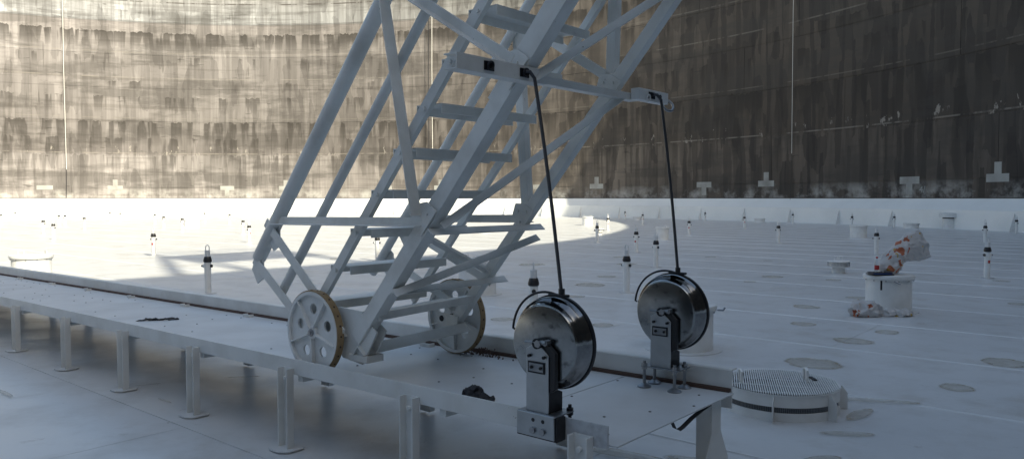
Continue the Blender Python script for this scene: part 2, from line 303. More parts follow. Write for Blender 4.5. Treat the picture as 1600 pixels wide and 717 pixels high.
# ------------------------------------------------------------------ mesh helpers
class Root:
    def __init__(s, o, origin): s.o = o; s.origin = Vector(origin)
class MB:
    def __init__(s): s.v = []; s.f = []
    def add(s, vs, fs):
        k = len(s.v); s.v += [Vector(v) for v in vs]; s.f += [tuple(i+k for i in f) for f in fs]; return s
    def box(s, x0, x1, y0, y1, z0, z1):
        return s.add([(x0,y0,z0),(x1,y0,z0),(x1,y1,z0),(x0,y1,z0),(x0,y0,z1),(x1,y0,z1),(x1,y1,z1),(x0,y1,z1)],
                     [(0,3,2,1),(4,5,6,7),(0,1,5,4),(1,2,6,5),(2,3,7,6),(3,0,4,7)])
    def prism(s, prof, p, q, up):
        """prof: 2D closed outline (ccw), x = side, y = up; swept from p to q"""
        p = Vector(p); q = Vector(q); d = (q-p).normalized(); up = Vector(up)
        x = d.cross(up).normalized(); y = x.cross(d).normalized()
        n = len(prof)
        vs = [p + x*a + y*b for a, b in prof] + [q + x*a + y*b for a, b in prof]
        fs = [(i, (i+1) % n, (i+1) % n + n, i+n) for i in range(n)]
        fs += [tuple(reversed(range(n))), tuple(range(n, 2*n))]
        return s.add(vs, fs)
    def bar(s, p, q, w, h, up=(0, 0, 1)):
        return s.prism([(-w/2, -h/2), (w/2, -h/2), (w/2, h/2), (-w/2, h/2)], p, q, up)
    def angle(s, p, q, a, up=(0, 0, 1), th=0.008, flip=False):
        pr = [(0, 0), (a, 0), (a, th), (th, th), (th, a), (0, a)]
        if flip: pr = [(-x, y) for x, y in reversed(pr)]
        return s.prism(pr, p, q, up)
    def channel(s, p, q, w, h, up=(0, 0, 1), th=0.008):
        return s.prism([(0, -w/2), (h, -w/2), (h, -w/2+th), (th, -w/2+th), (th, w/2-th), (h, w/2-th), (h, w/2), (0, w/2)], p, q, up)
    def tube(s, path, r, seg=12, close=False):
        path = [Vector(a) for a in path]; n = len(path); k = len(s.v); ref = None
        for i, a in enumerate(path):
            d = (path[(i+1) % n] - path[i-1]) if close else (path[min(i+1, n-1)] - path[max(i-1, 0)])
            d.normalize()
            if ref is None: ref = d.orthogonal().normalized()
            ref = (ref - d*ref.dot(d)).normalized(); b = d.cross(ref)
            rr = r[i] if isinstance(r, (list, tuple)) else r
            for j in range(seg):
                t = 2*math.pi*j/seg; s.v.append(a + ref*math.cos(t)*rr + b*math.sin(t)*rr)
        m = n if close else n-1
        for i in range(m):
            for j in range(seg):
                a0 = k+i*seg+j; a1 = k+i*seg+(j+1) % seg; i2 = (i+1) % n
                s.f.append((a0, a1, k+i2*seg+(j+1) % seg, k+i2*seg+j))
        if not close:
            s.f.append(tuple(k+j for j in reversed(range(seg)))); s.f.append(tuple(k+(n-1)*seg+j for j in range(seg)))
        return s
    def lathe(s, prof, c, axis, seg=32, a0=0.0, a1=2*math.pi):
        """prof: (radius, distance along axis)"""
        c = Vector(c); ax = Vector(axis).normalized(); x = ax.orthogonal().normalized()
        if abs(ax.z) > 0.9: x = Vector((1, 0, 0))
        y = ax.cross(x); k = len(s.v); n = len(prof); full = abs(a1-a0-2*math.pi) < 1e-6
        cnt = seg if full else seg+1
        for j in range(cnt):
            t = a0 + (a1-a0)*j/seg; e = x*math.cos(t) + y*math.sin(t)
            for r, h in prof: s.v.append(c + e*max(r, 1e-4) + ax*h)
        for j in range(seg):
            j2 = (j+1) % cnt
            for i in range(n-1): s.f.append((k+j*n+i, k+j2*n+i, k+j2*n+i+1, k+j*n+i+1))
        return s
    def poly(s, pts, normal, th):
        """flat plate: outline pts (3D, in order) thickened along normal"""
        nrm = Vector(normal).normalized()*th; n = len(pts); pts = [Vector(p) for p in pts]
        return s.add(pts + [p+nrm for p in pts], [tuple(reversed(range(n))), tuple(range(n, 2*n))] + [(i, (i+1) % n, (i+1) % n+n, i+n) for i in range(n)])
    def mesh(s, name, mat, origin=(0, 0, 0), smooth=False, fix=True):
        o = Vector(origin); me = bpy.data.meshes.new(name)
        me.from_pydata([tuple(v-o) for v in s.v], [], s.f)
        if fix:
            bm = bmesh.new(); bm.from_mesh(me); bmesh.ops.recalc_face_normals(bm, faces=bm.faces); bm.to_mesh(me); bm.free()
        if mat: me.materials.append(M[mat])
        if smooth:
            me.polygons.foreach_set('use_smooth', [True]*len(me.polygons)); me.set_sharp_from_angle(angle=R_(38))
        return me
    def build(s, name, mat, root=None, smooth=False, bevel=0.0, origin=None):
        if origin is None: origin = root.origin if isinstance(root, Root) else (0, 0, 0)
        o = bpy.data.objects.new(name, s.mesh(name, mat, origin, smooth)); COL.objects.link(o)
        if isinstance(root, Root): o.parent = root.o
        elif root is not None: o.parent = root
        if bevel:
            b = o.modifiers.new('bevel', 'BEVEL'); b.width = bevel; b.segments = 2; b.limit_method = 'ANGLE'; b.angle_limit = R_(40)
            if not smooth:
                o.data.polygons.foreach_set('use_smooth', [True]*len(o.data.polygons)); o.data.set_sharp_from_angle(angle=R_(30))
                b.harden_normals = False
        return o
def tag(o, label=None, cat=None, group=None, kind=None):
    o = o.o if isinstance(o, Root) else o
    if label: o['label'] = label
    if cat: o['category'] = cat
    if group: o['group'] = group
    if kind: o['kind'] = kind
    return o
def thing(name, origin, label, cat, group=None, track=False):
    e = bpy.data.objects.new(name, None); COL.objects.link(e); e.empty_display_size = 0.2
    if track: e.location = tn(*origin); e.rotation_euler = (0, 0, TRK)
    else: e.location = origin
    tag(e, label, cat, group); return Root(e, origin)
def copy_thing(src, loc, label, scale=None, rz=None):
    r = src.copy(); COL.objects.link(r); r.location = loc; r['label'] = label
    if scale: r.scale = (scale,)*3
    if rz is not None: r.rotation_euler = (0, 0, rz)
    for ch in src.children:
        c = ch.copy(); COL.objects.link(c); c.parent = r
        for g in ch.children:
            d = g.copy(); COL.objects.link(d); d.parent = c
    return r
def pol(a, r, z): return Vector((CX + r*math.cos(R_(a)), CY + r*math.sin(R_(a)), z))

# ------------------------------------------------------------------ roof deck (ground)
RD = RT - 1.0
mb = MB(); seg = 160
mb.add([pol(360*i/seg, RD+0.4, 0) for i in range(seg)], [tuple(range(seg))])
deck = tag(mb.build('roof_deck', 'deck'), kind='structure')
def clip(poly, f):
    out = []
    for i in range(len(poly)):
        a, b = poly[i], poly[(i+1) % len(poly)]; fa, fb = f(a), f(b)
        if fa >= 0: out.append(a)
        if (fa >= 0) != (fb >= 0): t = fa/(fa-fb); out.append((a[0]+(b[0]-a[0])*t, a[1]+(b[1]-a[1])*t))
    return out
ctn = (CX*Tv.x + CY*Tv.y, CX*Nv.x + CY*Nv.y)        # centre in track frame
def in_view(t, n, m=0.10):
    p = tn(t, n); return p.y > 1.0 and abs(p.x/p.y) < 0.667+m
ROW = 2.08; N0 = 9.0
count = 0; kp = 0
for k in range(-6, 60):
    n0 = N0 + ROW*k; n1 = n0 + ROW
    if n0 > ctn[1]+RD: break
    off = -5.5 + 2.7*((k+4) % 3) + (0 if k != -4 else 0)
    if k == -4: off = -5.5
    j0 = -12
    for j in range(j0, 12):
        t0 = off + 9.6*j; t1 = t0 + 9.6
        if not any(in_view(a, b) for a in (t0, (t0+t1)/2, t1, t0+2.4, t1-2.4) for b in (n0, n1)): continue
        pl = [(t0+0.003, n0), (t1-0.003, n0), (t1-0.003, n1-0.004), (t0+0.003, n1-0.004)]
        far = max(math.hypot(a-ctn[0], b-ctn[1]) for a, b in pl)
        if min(math.hypot(a-ctn[0], b-ctn[1]) for a, b in pl) > RD: continue
        if far > RD:
            for i in range(72):
                aa = 2*math.pi*i/72; ca, sa = math.cos(aa), math.sin(aa)
                pl = clip(pl, lambda q: RD - ((q[0]-ctn[0])*ca + (q[1]-ctn[1])*sa))
                if not pl: break
        if len(pl) < 3: continue
        dz = 0.0005*random.random()
        top = [tn(a, b, (0.0095 - 0.0065*(b-n0)/ROW)*(1.0 if k > -3 else 0.45) + dz) for a, b in pl]; bot = [tn(a, b, 0.0008) for a, b in pl]
        m_ = len(pl); mb = MB()
        mb.add(top+bot, [tuple(range(m_))] + [(i, i+m_, (i+1) % m_+m_, (i+1) % m_) for i in range(m_)])
        mb.build('deck_plate', 'deck', deck); kp += 1
    # the lap weld along this row, painted slightly paler than the deck
    lo = -60; segs = []
    hw = math.sqrt(max(RD**2 - (n0-ctn[1])**2, 0)) if abs(n0-ctn[1]) < RD else 0
    ts = [ctn[0]-hw + 2*hw*i/80 for i in range(81)]
    ts = [t for t in ts if in_view(t, n0, 0.2)]
    if len(ts) > 2 and n0 > 4.0:
        ta, tb = ts[0], ts[-1]; mb = MB()
        nn = int((tb-ta)/1.5)+2
        vs = []; fs = []
        for i in range(nn):
            t = ta + (tb-ta)*i/(nn-1); w = 0.011 + 0.003*random.random()
            for dn, h in ((-w, 0.003), (-w*0.4, 0.0105), (w*0.5, 0.0115), (w, 0.0085)): vs.append(tn(t, n0+dn+0.003, h))
        for i in range(nn-1):
            for j in range(3): fs.append((i*4+j, (i+1)*4+j, (i+1)*4+j+1, i*4+j+1))
        mb.add(vs, fs).build('weld_seam', 'seam', deck, smooth=True)
# stains
STAINS = [(1.53,14.96,.40),(.49,19.58,.46),(-.13,10.69,.22),(5.64,16.54,.3),(4.58,11.95,.27),(3.93,10.3,.22),(4.06,9.05,.28),(3.1,7.82,.36),(5.08,7.85,.30),
 (3.98,6.81,.2),(4.74,9.66,.2),(3.11,22.14,.24),(2.97,19.77,.34),(2.05,16.54,.28),(6.67,15.89,.21),(5.89,13.03,.22),(8.1,12.24,.2),(1.2,10.2,.19),(4.83,15.53,.16),
 (18.61,31.86,.3),(10.01,15.65,.2),(5.73,22.14,.2),(6.94,20.78,.16),(-2.2,8.9,.16),(1.1,13.2,.2),(-4.9,21.5,.3)]
RUNS = [(3.05, 6.35, 0.45, 0.05, -0.25), (2.72, 5.95, 0.30, 0.05, 0.75), (1.35, 4.75, 0.5, 0.10, -0.55), (0.75, 5.0, 0.35, 0.06, -0.5), (2.4, 5.45, 0.25, 0.04, -0.1), (2.0, 4.9, 0.22, 0.05, 0.3), (-1.35, 4.2, 0.3, 0.02, -0.7), (-3.3, 6.9, 0.14, 0.012, 0.5), (-2.9, 6.35, 0.16, 0.012, -0.7), (-2.55, 7.2, 0.2, 0.02, 0.2), (-4.4, 6.6, 0.25, 0.02, -0.7)]
for i, (x, y, r) in enumerate(STAINS):
    rng = random.Random(i); n = 28; ax = rng.uniform(0.88, 1.14); rot = rng.uniform(0, 3)
    vs = [(0, 0, 0)]
    for j in range(n):
        a = 2*math.pi*j/n; vs.append((math.cos(a), math.sin(a), 0))
    me = bpy.data.meshes.new('water_stain'); me.from_pydata(vs, [], [(0, j+1, (j+1) % n+1) for j in range(n)]); me.materials.append(M['stain'])
    o = bpy.data.objects.new('water_stain', me); COL.objects.link(o); o.parent = deck
    o.location = (x, y, 0.0125+0.0001*i); o.scale = (r*1.0*ax, r*1.0/ax, 1); o.rotation_euler = (0, 0, rot)

for i, (x, y, a, b, rot) in enumerate(RUNS):
    n = 28; vs = [(0, 0, 0)] + [(math.cos(2*math.pi*j/n), math.sin(2*math.pi*j/n), 0) for j in range(n)]
    me = bpy.data.meshes.new('dirt_run'); me.from_pydata(vs, [], [(0, j+1, (j+1) % n+1) for j in range(n)]); me.materials.append(M['stain'])
    o = bpy.data.objects.new('dirt_run', me); COL.objects.link(o); o.parent = deck
    o.location = (x, y, 0.0165+0.0001*i); o.scale = (a, b*1.6, 1); o.rotation_euler = (0, 0, rot)

# ------------------------------------------------------------------ tank shell
shell = thing('tank_shell', (CX, CY, 0), 'huge curved rust-brown steel tank wall with dark vertical streaks', 'tank wall')
SEAMS = [0.0, 2.8, 6.3, 9.75, 13.2, 16.65, 20.1, 23.3, SHELL_TOP]
STEP = 18.45
for ci in range(8):
    z0, z1 = SEAMS[ci]+0.03, SEAMS[ci+1]-0.03
    ph = (19.99, 13.61, 7.0, 16.4, 11.2, 21.0, 9.0, 15.0)[ci]
    rr = RT + (0.0 if ci % 2 else 0.008)
    for j in range(-2, 7):
        a0 = ph + STEP*j; a1 = a0 + STEP; g = 0.04/RT*57.3; n = 14; mb = MB()
        vs = []
        for i in range(n+1):
            a = a0+g/2 + (a1-a0-g)*i/n
            vs += [pol(a, rr, z0), pol(a, rr, z1), pol(a, rr+0.035, z1), pol(a, rr+0.035, z0)]
        fs = []
        for i in range(n):
            for q in range(4): fs.append((i*4+q, i*4+(q+1) % 4, i*4+4+(q+1) % 4, i*4+4+q))
        fs += [(0, 1, 2, 3), (n*4+3, n*4+2, n*4+1, n*4)]
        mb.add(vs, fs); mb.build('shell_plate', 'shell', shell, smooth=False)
mb = MB(); n = 220
mb.lathe([(RT+0.03, -0.5), (RT+0.03, SHELL_TOP-0.01)], (CX, CY, 0), (0, 0, 1), n)
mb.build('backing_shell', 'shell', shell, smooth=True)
mb = MB(); mb.lathe([(RT-0.02, SHELL_TOP), (RT+0.3, SHELL_TOP), (RT+0.3, SHELL_TOP+0.08), (RT-0.02, SHELL_TOP+0.08), (RT-0.02, SHELL_TOP)], (CX, CY, 0), (0, 0, 1), n)
mb.build('top_curb_angle', 'white', shell)
# primer patches over the weld crossings
for a, zc, kind in ((112.87, 2.8, 'bar'), (106.05, 2.8, 'up'), (94.2, 2.8, 'down'), (50.67, 2.8, 'up'), (38.83, 2.8, 'down'), (32.57, 2.8, 'up'), (19.99, 2.8, 'down'), (13.61, 2.8, 'up'), (87.6, 2.8, 'up'), (75.8, 2.8, 'down'), (69.2, 2.8, 'up'), (57.3, 2.8, 'down')):
    mb = MB(); hw = 0.72/RT*57.3; sw = 0.24/RT*57.3; r = RT-0.012
    def quad(b0, b1, q0, q1): 
        mb.add([pol(b0, r, q0), pol(b1, r, q0), pol(b1, r, q1), pol(b0, r, q1), pol(b0, RT+.006, q0), pol(b1, RT+.006, q0), pol(b1, RT+.006, q1), pol(b0, RT+.006, q1)],
               [(0,1,2,3),(7,6,5,4),(0,4,5,1),(1,5,6,2),(2,6,7,3),(3,7,4,0)])
    quad(a-hw, a+hw, zc-0.22, zc+0.22)
    if kind == 'up': quad(a-sw, a+sw*0.9, zc+0.22, zc+0.85)
    if kind == 'down': quad(a-sw*0.9, a+sw, zc-0.85, zc-0.22)
    o = mb.build('primer_patch', 'chalk', shell)
# chalked figures beside one patch
cu = bpy.data.curves.new('chalk_figures', 'FONT'); cu.body = '4/'; cu.size = 0.55; cu.extrude = 0.004
co = bpy.data.objects.new('chalk_figures_curve', cu); COL.objects.link(co)
dg = bpy.context.evaluated_depsgraph_get(); me = bpy.data.meshes.new_from_object(co.evaluated_get(dg)); bpy.data.objects.remove(co)
me.materials.clear(); me.materials.append(M['chalk'])
co = bpy.data.objects.new('chalk_figures', me); COL.objects.link(co); co.parent = shell.o
a = 19.2; P = pol(a, RT-0.02, 2.05); co.location = P - Vector((CX, CY, 0)); co.rotation_euler = (math.pi/2, 0, R_(a-90))
co.scale = (1, 1, 1)

# ------------------------------------------------------------------ rim seal
rim = thing('rim_seal', (CX, CY, 0), 'low white painted rim band along the foot of the brown wall', 'tank seal')
mb = MB(); mb.lathe([(RD, 0.0), (RD, 1.05), (RD+0.05, 1.05), (RD+0.05, 0.0)], (CX, CY, 0), (0, 0, 1), 220); mb.build('foam_dam', 'seal', rim)
mb = MB(); mb.lathe([(RD+0.06, 0.86), (RT-0.05, 1.66), (RT-0.05, 1.69), (RT-0.02, 1.69), (RT-0.02, 1.60)], (CX, CY, 0), (0, 0, 1), 220); mb.build('seal_sheet', 'seal', rim)
mb = MB(); mb.lathe([(RT-0.035, 1.66), (RT-0.035, 1.74), (RT-0.003, 1.74)], (CX, CY, 0), (0, 0, 1), 220); mb.build('wiper_lip', 'black', rim)
k = 0
gus = [51.74-4.49*j for j in range(-16, 11)]
for a in gus:
    mb = MB(); rad = Vector((math.cos(R_(a)), math.sin(R_(a)), 0)); tang = Vector((-rad.y, rad.x, 0))
    p0 = pol(a, RD+0.01, 0.005) - tang*0.01
    mb.poly([p0, p0-rad*0.34, p0-rad*0.34+Vector((0, 0, 0.05)), p0-rad*0.06+Vector((0, 0, 0.92)), p0+Vector((0, 0, 0.92))], tang, 0.02)
    mb.build('gusset', 'white', rim)

# ------------------------------------------------------------------ hanging wires on the wall
def wall_wire(a, z0, r, mat, label, tail=None):
    p0 = pol(a, RT-0.35, z0 if tail is None else tail); z1 = 24.5
    root = thing('hanging_wire', tuple(p0), label, 'wire', 'wires hanging down the tank wall')
    MB().tube([pol(a, RT-0.35, z0), pol(a+0.05, RT-0.35, (z0+z1)/2), pol(a, RT-0.35, z1)], r, 8).build('wire', mat, root, smooth=True)
    if tail is not None: MB().tube([pol(a+0.08, RT-0.35, tail), pol(a+0.02, RT-0.35, (tail+z0)/2), pol(a, RT-0.35, z0)], r*0.65, 8).build('tail', 'black', root, smooth=True)
    MB().tube([pol(a, RT-0.35, z1-0.05), pol(a, RT+0.01, z1-0.05)], 0.04, 6).build('wall_clip', 'galv', root)
wall_wire(110.72, 4.65, 0.036, 'wire_white', 'taut white wire with dark tail down the left end of the wall', 1.7)
wall_wire(69.95, 5.0, 0.032, 'wire_white', 'white wire on the sunlit wall seen through the ladder frame')
wall_wire(70.40, 1.7, 0.024, 'black', 'thin dark wire just left of the white one behind the ladder')
wall_wire(29.85, 4.9, 0.021, 'wire_white', 'white wire with dark tail down the shaded dark wall at right', 1.6)

# ------------------------------------------------------------------ runway track
def ht(t): return 0.64 + 0.0095*(t+2.45)          # top of the front rail
def pt(t): return ht(t) - 0.09                     # top of the plate
TL, TR = -27.0, -1.88
trk = thing('ladder_runway', (-10, 3.6, 0), 'long raised white steel runway under the ladder wheels', 'runway', track=True)
def tbar(prof, t0, t1, zf):
    """sweep a (n,z) outline along the sloping runway"""
    mb = MB(); n = len(prof)
    vs = [Vector((t0, a, zf(t0)+b)) for a, b in prof] + [Vector((t1, a, zf(t1)+b)) for a, b in prof]
    return mb.add(vs, [(i, (i+1) % n, (i+1) % n+n, i+n) for i in range(n)] + [tuple(range(n)), tuple(reversed(range(n, 2*n)))])
tbar([(2.985, -0.105), (2.995, -0.105), (2.995, 0), (2.985, 0)], TL, -2.22, ht).build('front_rail', 'track', trk, bevel=0.002)
tbar([(2.9855, -0.11), (2.9955, -0.11), (2.9955, 0), (2.9855, 0)], -2.215, -1.925, ht).build('front_rail_end', 'trackwear', trk, bevel=0.002)
for t0, t1 in ((TL, -21.4), (-21.39, -15.4), (-15.39, -9.05), (-9.04, -2.62), (-2.612, TR)):
    tbar([(2.998, -0.008), (4.275, -0.008), (4.275, 0), (2.998, 0)], t0, t1, pt).build('walkway_plate', 'plate', trk, bevel=0.0015)
tbar([(4.29, -0.10), (4.30, -0.10), (4.30, 0.125), (4.36, 0.125), (4.36, 0.134), (4.298, 0.134), (4.29, 0.126)], TL, -1.90, pt).build('back_rail', 'track', trk, bevel=0.002)
tbar([(4.262, 0.001), (4.289, 0.001), (4.289, 0.022), (4.266, 0.016)], TL, -1.905, pt).build('rust_strip', 'rust', trk)
def leg(t, n, sgn, base=True):
    mb = MB(); top = ht(t) - 0.062
    # channel, web towards the rail
    prof = [(0, -0.056), (0.055, -0.056), (0.055, -0.047), (0.009, -0.047), (0.009, 0.047), (0.055, 0.047), (0.055, 0.056), (0, 0.056)]
    pts = [(t+b, n-sgn*a) for a, b in prof]
    k = len(pts)
    mb.add([(a, b, 0.02) for a, b in pts]+[(a, b, top) for a, b in pts], [(i, (i+1) % k, (i+1) % k+k, i+k) for i in range(k)]+[tuple(range(k)), tuple(range(k, 2*k))])
    o = mb.build('leg', 'track', trk, bevel=0.0015)
    if base:
        mb = MB(); c = [(t-0.13, n-0.10-0.02), (t-0.06, n-0.16), (t+0.07, n-0.16), (t+0.14, n-0.09), (t+0.14, n+0.09), (t+0.06, n+0.14), (t-0.07, n+0.14), (t-0.13, n+0.08)]
        mb.poly([(t+(a-t)*0.78, n-0.02+(b-n)*0.66, 0.012) for a, b in c], (0, 0, 1), 0.008).build('base_plate', 'deck', o, origin=trk.origin)
    MB().tube([(t-0.012, n-sgn*0.008, top-0.07), (t-0.012, n-sgn*0.030, top-0.07)], 0.014, 6).build('bolt', 'track', o, origin=trk.origin)
    return o
for t in (-2.06, -3.25, -4.48, -5.737, -6.98, -8.27, -9.68, -10.95, -12.2, -13.5):
    leg(t, 2.984, 1)
for t in (-3.05, -4.4, -5.7, -7.0, -8.3, -9.65, -10.95, -12.2, -13.5):
    leg(t, 4.17, -1, False)
    MB().bar((t+0.03, 3.0, pt(t)-0.035), (t+0.03, 4.22, pt(t)-0.035), 0.05, 0.045).build('cross_bearer', 'track', trk)
# flared end post
mb = MB(); n0, n1 = 4.07, 4.19
mb.poly([(-1.93, n0, pt(-1.9)-0.008), (-1.93, n0, 0.35), (-1.93, n0-0.10, 0.17), (-1.93, n0-0.10, 0.012), (-1.93, n1+0.10, 0.012), (-1.93, n1+0.10, 0.17), (-1.93, n1, 0.35), (-1.93, n1, pt(-1.9)-0.008)], (1, 0, 0), 0.010)
mb.box(-2.02, -1.931, n0+0.002, n0+0.012, 0.012, pt(-1.9)-0.009); mb.box(-2.02, -1.931, n1-0.012, n1-0.002, 0.012, pt(-1.9)-0.009)
mb.build('end_post', 'track', trk, bevel=0.002)
# weld nubs standing on the plate
mb = MB()
rng = random.Random(3)
for i in range(-64, 0):
    for j in range(5):
        t = TR + 0.26*i + 0.13*(j % 2) + 0.1 + rng.uniform(-.03, .03); n = 3.14 + 0.245*j + rng.uniform(-.02, .02)
        if not TL < t < TR-0.03 or rng.random() < 0.5: continue
        mb.lathe([(0.0085, 0), (0.007, 0.004), (0.0, 0.005)], (t, n, pt(t)), (0, 0, 1), 7)
o = mb.build('weld_nubs', 'nub', trk); tag(o, kind='stuff')

# ------------------------------------------------------------------ rolling ladder
SL = R_(49.5); LD = Vector((math.cos(SL), 0, math.sin(SL))); LU = Vector((-math.sin(SL), 0, math.cos(SL)))
lad = thing('rolling_ladder', (-4.15, 3.55, 0.54), 'tall white steel rolling ladder slanting up to the right on two spoked wheels', 'ladder', track=True)
cot = math.cos(SL)/math.sin(SL)
def ch(z, n, off=0.0):
    """point on the bottom chord line at height z, pushed off along LU"""
    return Vector((-3.25 + (z-1.58)*cot, n, z)) + LU*off
ZT = 23.0
NA, NB = 3.145, 4.03
def lp(mb, name, bevel=0.0025, mat='ladder', smooth=False, parent=None): 
    return mb.build(name, mat, parent or lad, smooth=smooth, bevel=bevel, origin=lad.origin)
lp(MB().bar(ch(0.80, NA), ch(ZT, NA), 0.092, 0.098, LU), 'bottom_chord')
lp(MB().bar(ch(0.76, NB), ch(ZT, NB), 0.066, 0.070, LU), 'bottom_chord')
lp(MB().bar(ch(2.20, NA-0.048, 0.004), ch(ZT, NA-0.048, 0.004), 0.006, 0.112, LU), 'splice_plate', 0.001)
# tread stringers
OFF = 0.432
for n in (3.105, 4.045):
    mb = MB(); s = 1 if n < 3.5 else -1
    mb.bar(ch(0.62, n, OFF), ch(ZT, n, OFF), 0.008, 0.066, LU)
    mb.bar(ch(0.62, n+s*0.018, OFF-0.029), ch(ZT, n+s*0.018, OFF-0.029), 0.028, 0.008, LU)
    lp(mb, 'tread_stringer', 0.001)
# pipes: mid rails and top rails
lp(MB().tube([ch(0.505, 3.13, 0.80), ch(ZT, 3.13, 0.80)], 0.032, 16), 'mid_rail', 0, smooth=True)
lp(MB().tube([ch(0.53, 3.10, 1.135), ch(ZT, 3.10, 1.135)], 0.050, 20), 'top_rail', 0, smooth=True)
FO = 0.915
lp(MB().tube([ch(0.50, 4.04, FO), ch(ZT, 4.04, FO)], 0.033, 16), 'top_rail', 0, smooth=True)
def topr(z, n): return ch(z, n, 0) + Vector((-1.135/math.sin(SL), 0, 0))
# treads
z = 1.0
zt = 0.998
while zt < ZT-1:
    c = ch(zt - OFF*math.cos(SL)+0.0, 3.575, OFF); c.z = zt; t = -3.671 + (zt-1.751)*cot
    mb = MB(); mb.prism([(-0.105, -0.040), (-0.098, -0.040), (-0.098, 0.008), (0.098, 0.008), (0.098, -0.040), (0.105, -0.040), (0.105, 0.016), (-0.105, 0.016)], (t, 3.135, zt), (t, 4.015, zt), (0, 0, 1))
    o = lp(mb, 'tread', 0.002)
    if zt < 4:
        for n0 in (3.085, 4.015): lp(MB().tube([(t, n0, zt-0.012), (t, n0+0.05, zt-0.012)], 0.013, 8), 'pivot_bolt', 0, parent=o)
    zt += 0.2465
# side trusses
ZN = [0.79 + 0.79*i for i in range(0, 28)]
def tz(n, t, o): # point on the top rail line at given t
    p = ch(1.58, n, o); return Vector((t, n, p.z + (t-p.x)/cot))
for n, s, o in ((3.085, 1, 1.135), (4.075, -1, FO)):
    w = 0.055
    zl = 1.545; q = ch(1.58, n, o); tl = q.x + (zl-q.z)*cot
    lp(MB().angle((tl, n, zl-0.03), (-3.27, n, zl-0.01), w, (0, 0, 1), flip=(s < 0)), 'truss_strut')
    # end braces towards the wheel
    e0 = tz(n, tl-0.27, o); e1 = tz(n, tl-0.06, o)
    if s > 0:
        lp(MB().angle((e0.x-0.02, n-0.012, e0.z), (-4.44, n-0.012, 0.80), 0.07, LU, flip=True), 'end_brace')
        lp(MB().angle((e1.x-0.06, n-0.020, e1.z+0.03), (-4.02, n-0.020, 0.80), 0.07, LU, flip=True), 'end_brace')
    else:
        lp(MB().bar((e0.x+0.02, n, e0.z), (-4.02, n, 0.93), 0.008, 0.06, LU), 'end_brace')
        lp(MB().bar((e1.x, n+0.01, e1.z), (-3.62, n+0.01, 1.10), 0.008, 0.06, LU), 'end_brace')
    for e in (e0, e1):
        t0, z0 = e.x+0.05, e.z-0.02
        lp(MB().poly([(t0-0.03, n+0.004, z0+0.12), (t0+0.05, n+0.004, z0+0.05), (t0+0.05, n+0.004, z0-0.09), (t0-0.03, n+0.004, z0-0.13), (t0-0.10, n+0.004, z0-0.03)], (0, s, 0), 0.010), 'gusset_plate', 0.001)
    if s > 0: ps = [(-3.56, 1.58, 2.37)] + [(-1.2+0.675*i, 3.95+0.79*i, 3.95+0.79*i+0.79) for i in range(0, 24, 2)]
    else: ps = [(-3.36, 1.58, 2.37), (-2.55, 2.37, 3.16)] + [(-2.55+0.675*i, 2.37+0.79*i, 3.16+0.79*i) for i in range(1, 24)]
    for i, (tt, za, zb) in enumerate(ps):
        top = tz(n, tt, o)
        if top.z > ZT-0.5: break
        a0 = ch(za, n, 0.03); b0 = ch(zb, n, 0.03)
        ww = 0.085 if s > 0 else 0.062
        lp(MB().angle(a0, top, ww, (-1, 0, 0), flip=(s < 0)), 'truss_web')
        if i == 0 or s > 0: lp(MB().angle(top + Vector((0.02, 0, 0)), b0, 0.062, (0, 0, 1), flip=(s < 0)), 'truss_web')
        if s < 0 and i < 3:
            c = top + Vector((0.03, -0.012, -0.02))
            lp(MB().poly([c+Vector((-0.11, 0, 0.06)), c+Vector((0.04, 0, 0.12)), c+Vector((0.13, 0, 0.02)), c+Vector((0.06, 0, -0.11)), c+Vector((-0.03, 0, -0.12))], (0, -1, 0), 0.008), 'gusset_plate', 0.001)
# node plates with their bolts
for n, zs, sg, hw in ((3.088, (1.58, 2.37, 3.16), -1, 0.10), (4.0, (1.58, 2.37, 3.16), -1, 0.08)):
    for zc in zs:
        c = ch(zc, n, 0.0)
        gpl = lp(MB().poly([c+LD*-hw+LU*-0.045, c+LD*hw+LU*-0.045, c+LD*hw*0.9+LU*0.05, c+LD*0.02+LU*0.11, c+LD*-hw*0.7+LU*0.08], (0, -1, 0), 0.008), 'node_plate', 0.001)
        for a_, b_ in ((-0.05, 0.0), (0.04, 0.0), (0.0, 0.06)):
            q = c + LD*a_ + LU*b_; lp(MB().tube([q+Vector((0, -0.008, 0)), q+Vector((0, -0.017, 0))], 0.009, 6), 'bolt', 0, parent=gpl)
# bracing under the chords
UO = -0.056
def under(za, zb, n0, n1, a=0.05, flip=False, o=UO, name='under_brace'):
    return lp(MB().angle(ch(za, n0, o), ch(zb, n1, o), a, LU*-1, flip=flip), name)
under(1.565, 1.565, 3.08, 4.14, 0.055)
under(1.19, 1.19, 3.09, 4.13, 0.055)
under(1.19, 1.50, 3.08, 4.15, 0.055, o=UO-0.012)
under(1.50, 1.20, 3.14, 4.02, 0.045, o=0.02)
under(1.60, 2.38, 3.14, 4.02, 0.055, o=UO-0.008)
under(2.38, 3.10, 3.14, 4.05, 0.055, o=UO-0.008)
for i in range(3, 27):
    za = ZN[i]
    if za < ZT-1:
        under(za, za, 3.08, 4.14, 0.055); under(za, za+0.74, 3.14, 4.05, 0.055, o=UO-0.008)
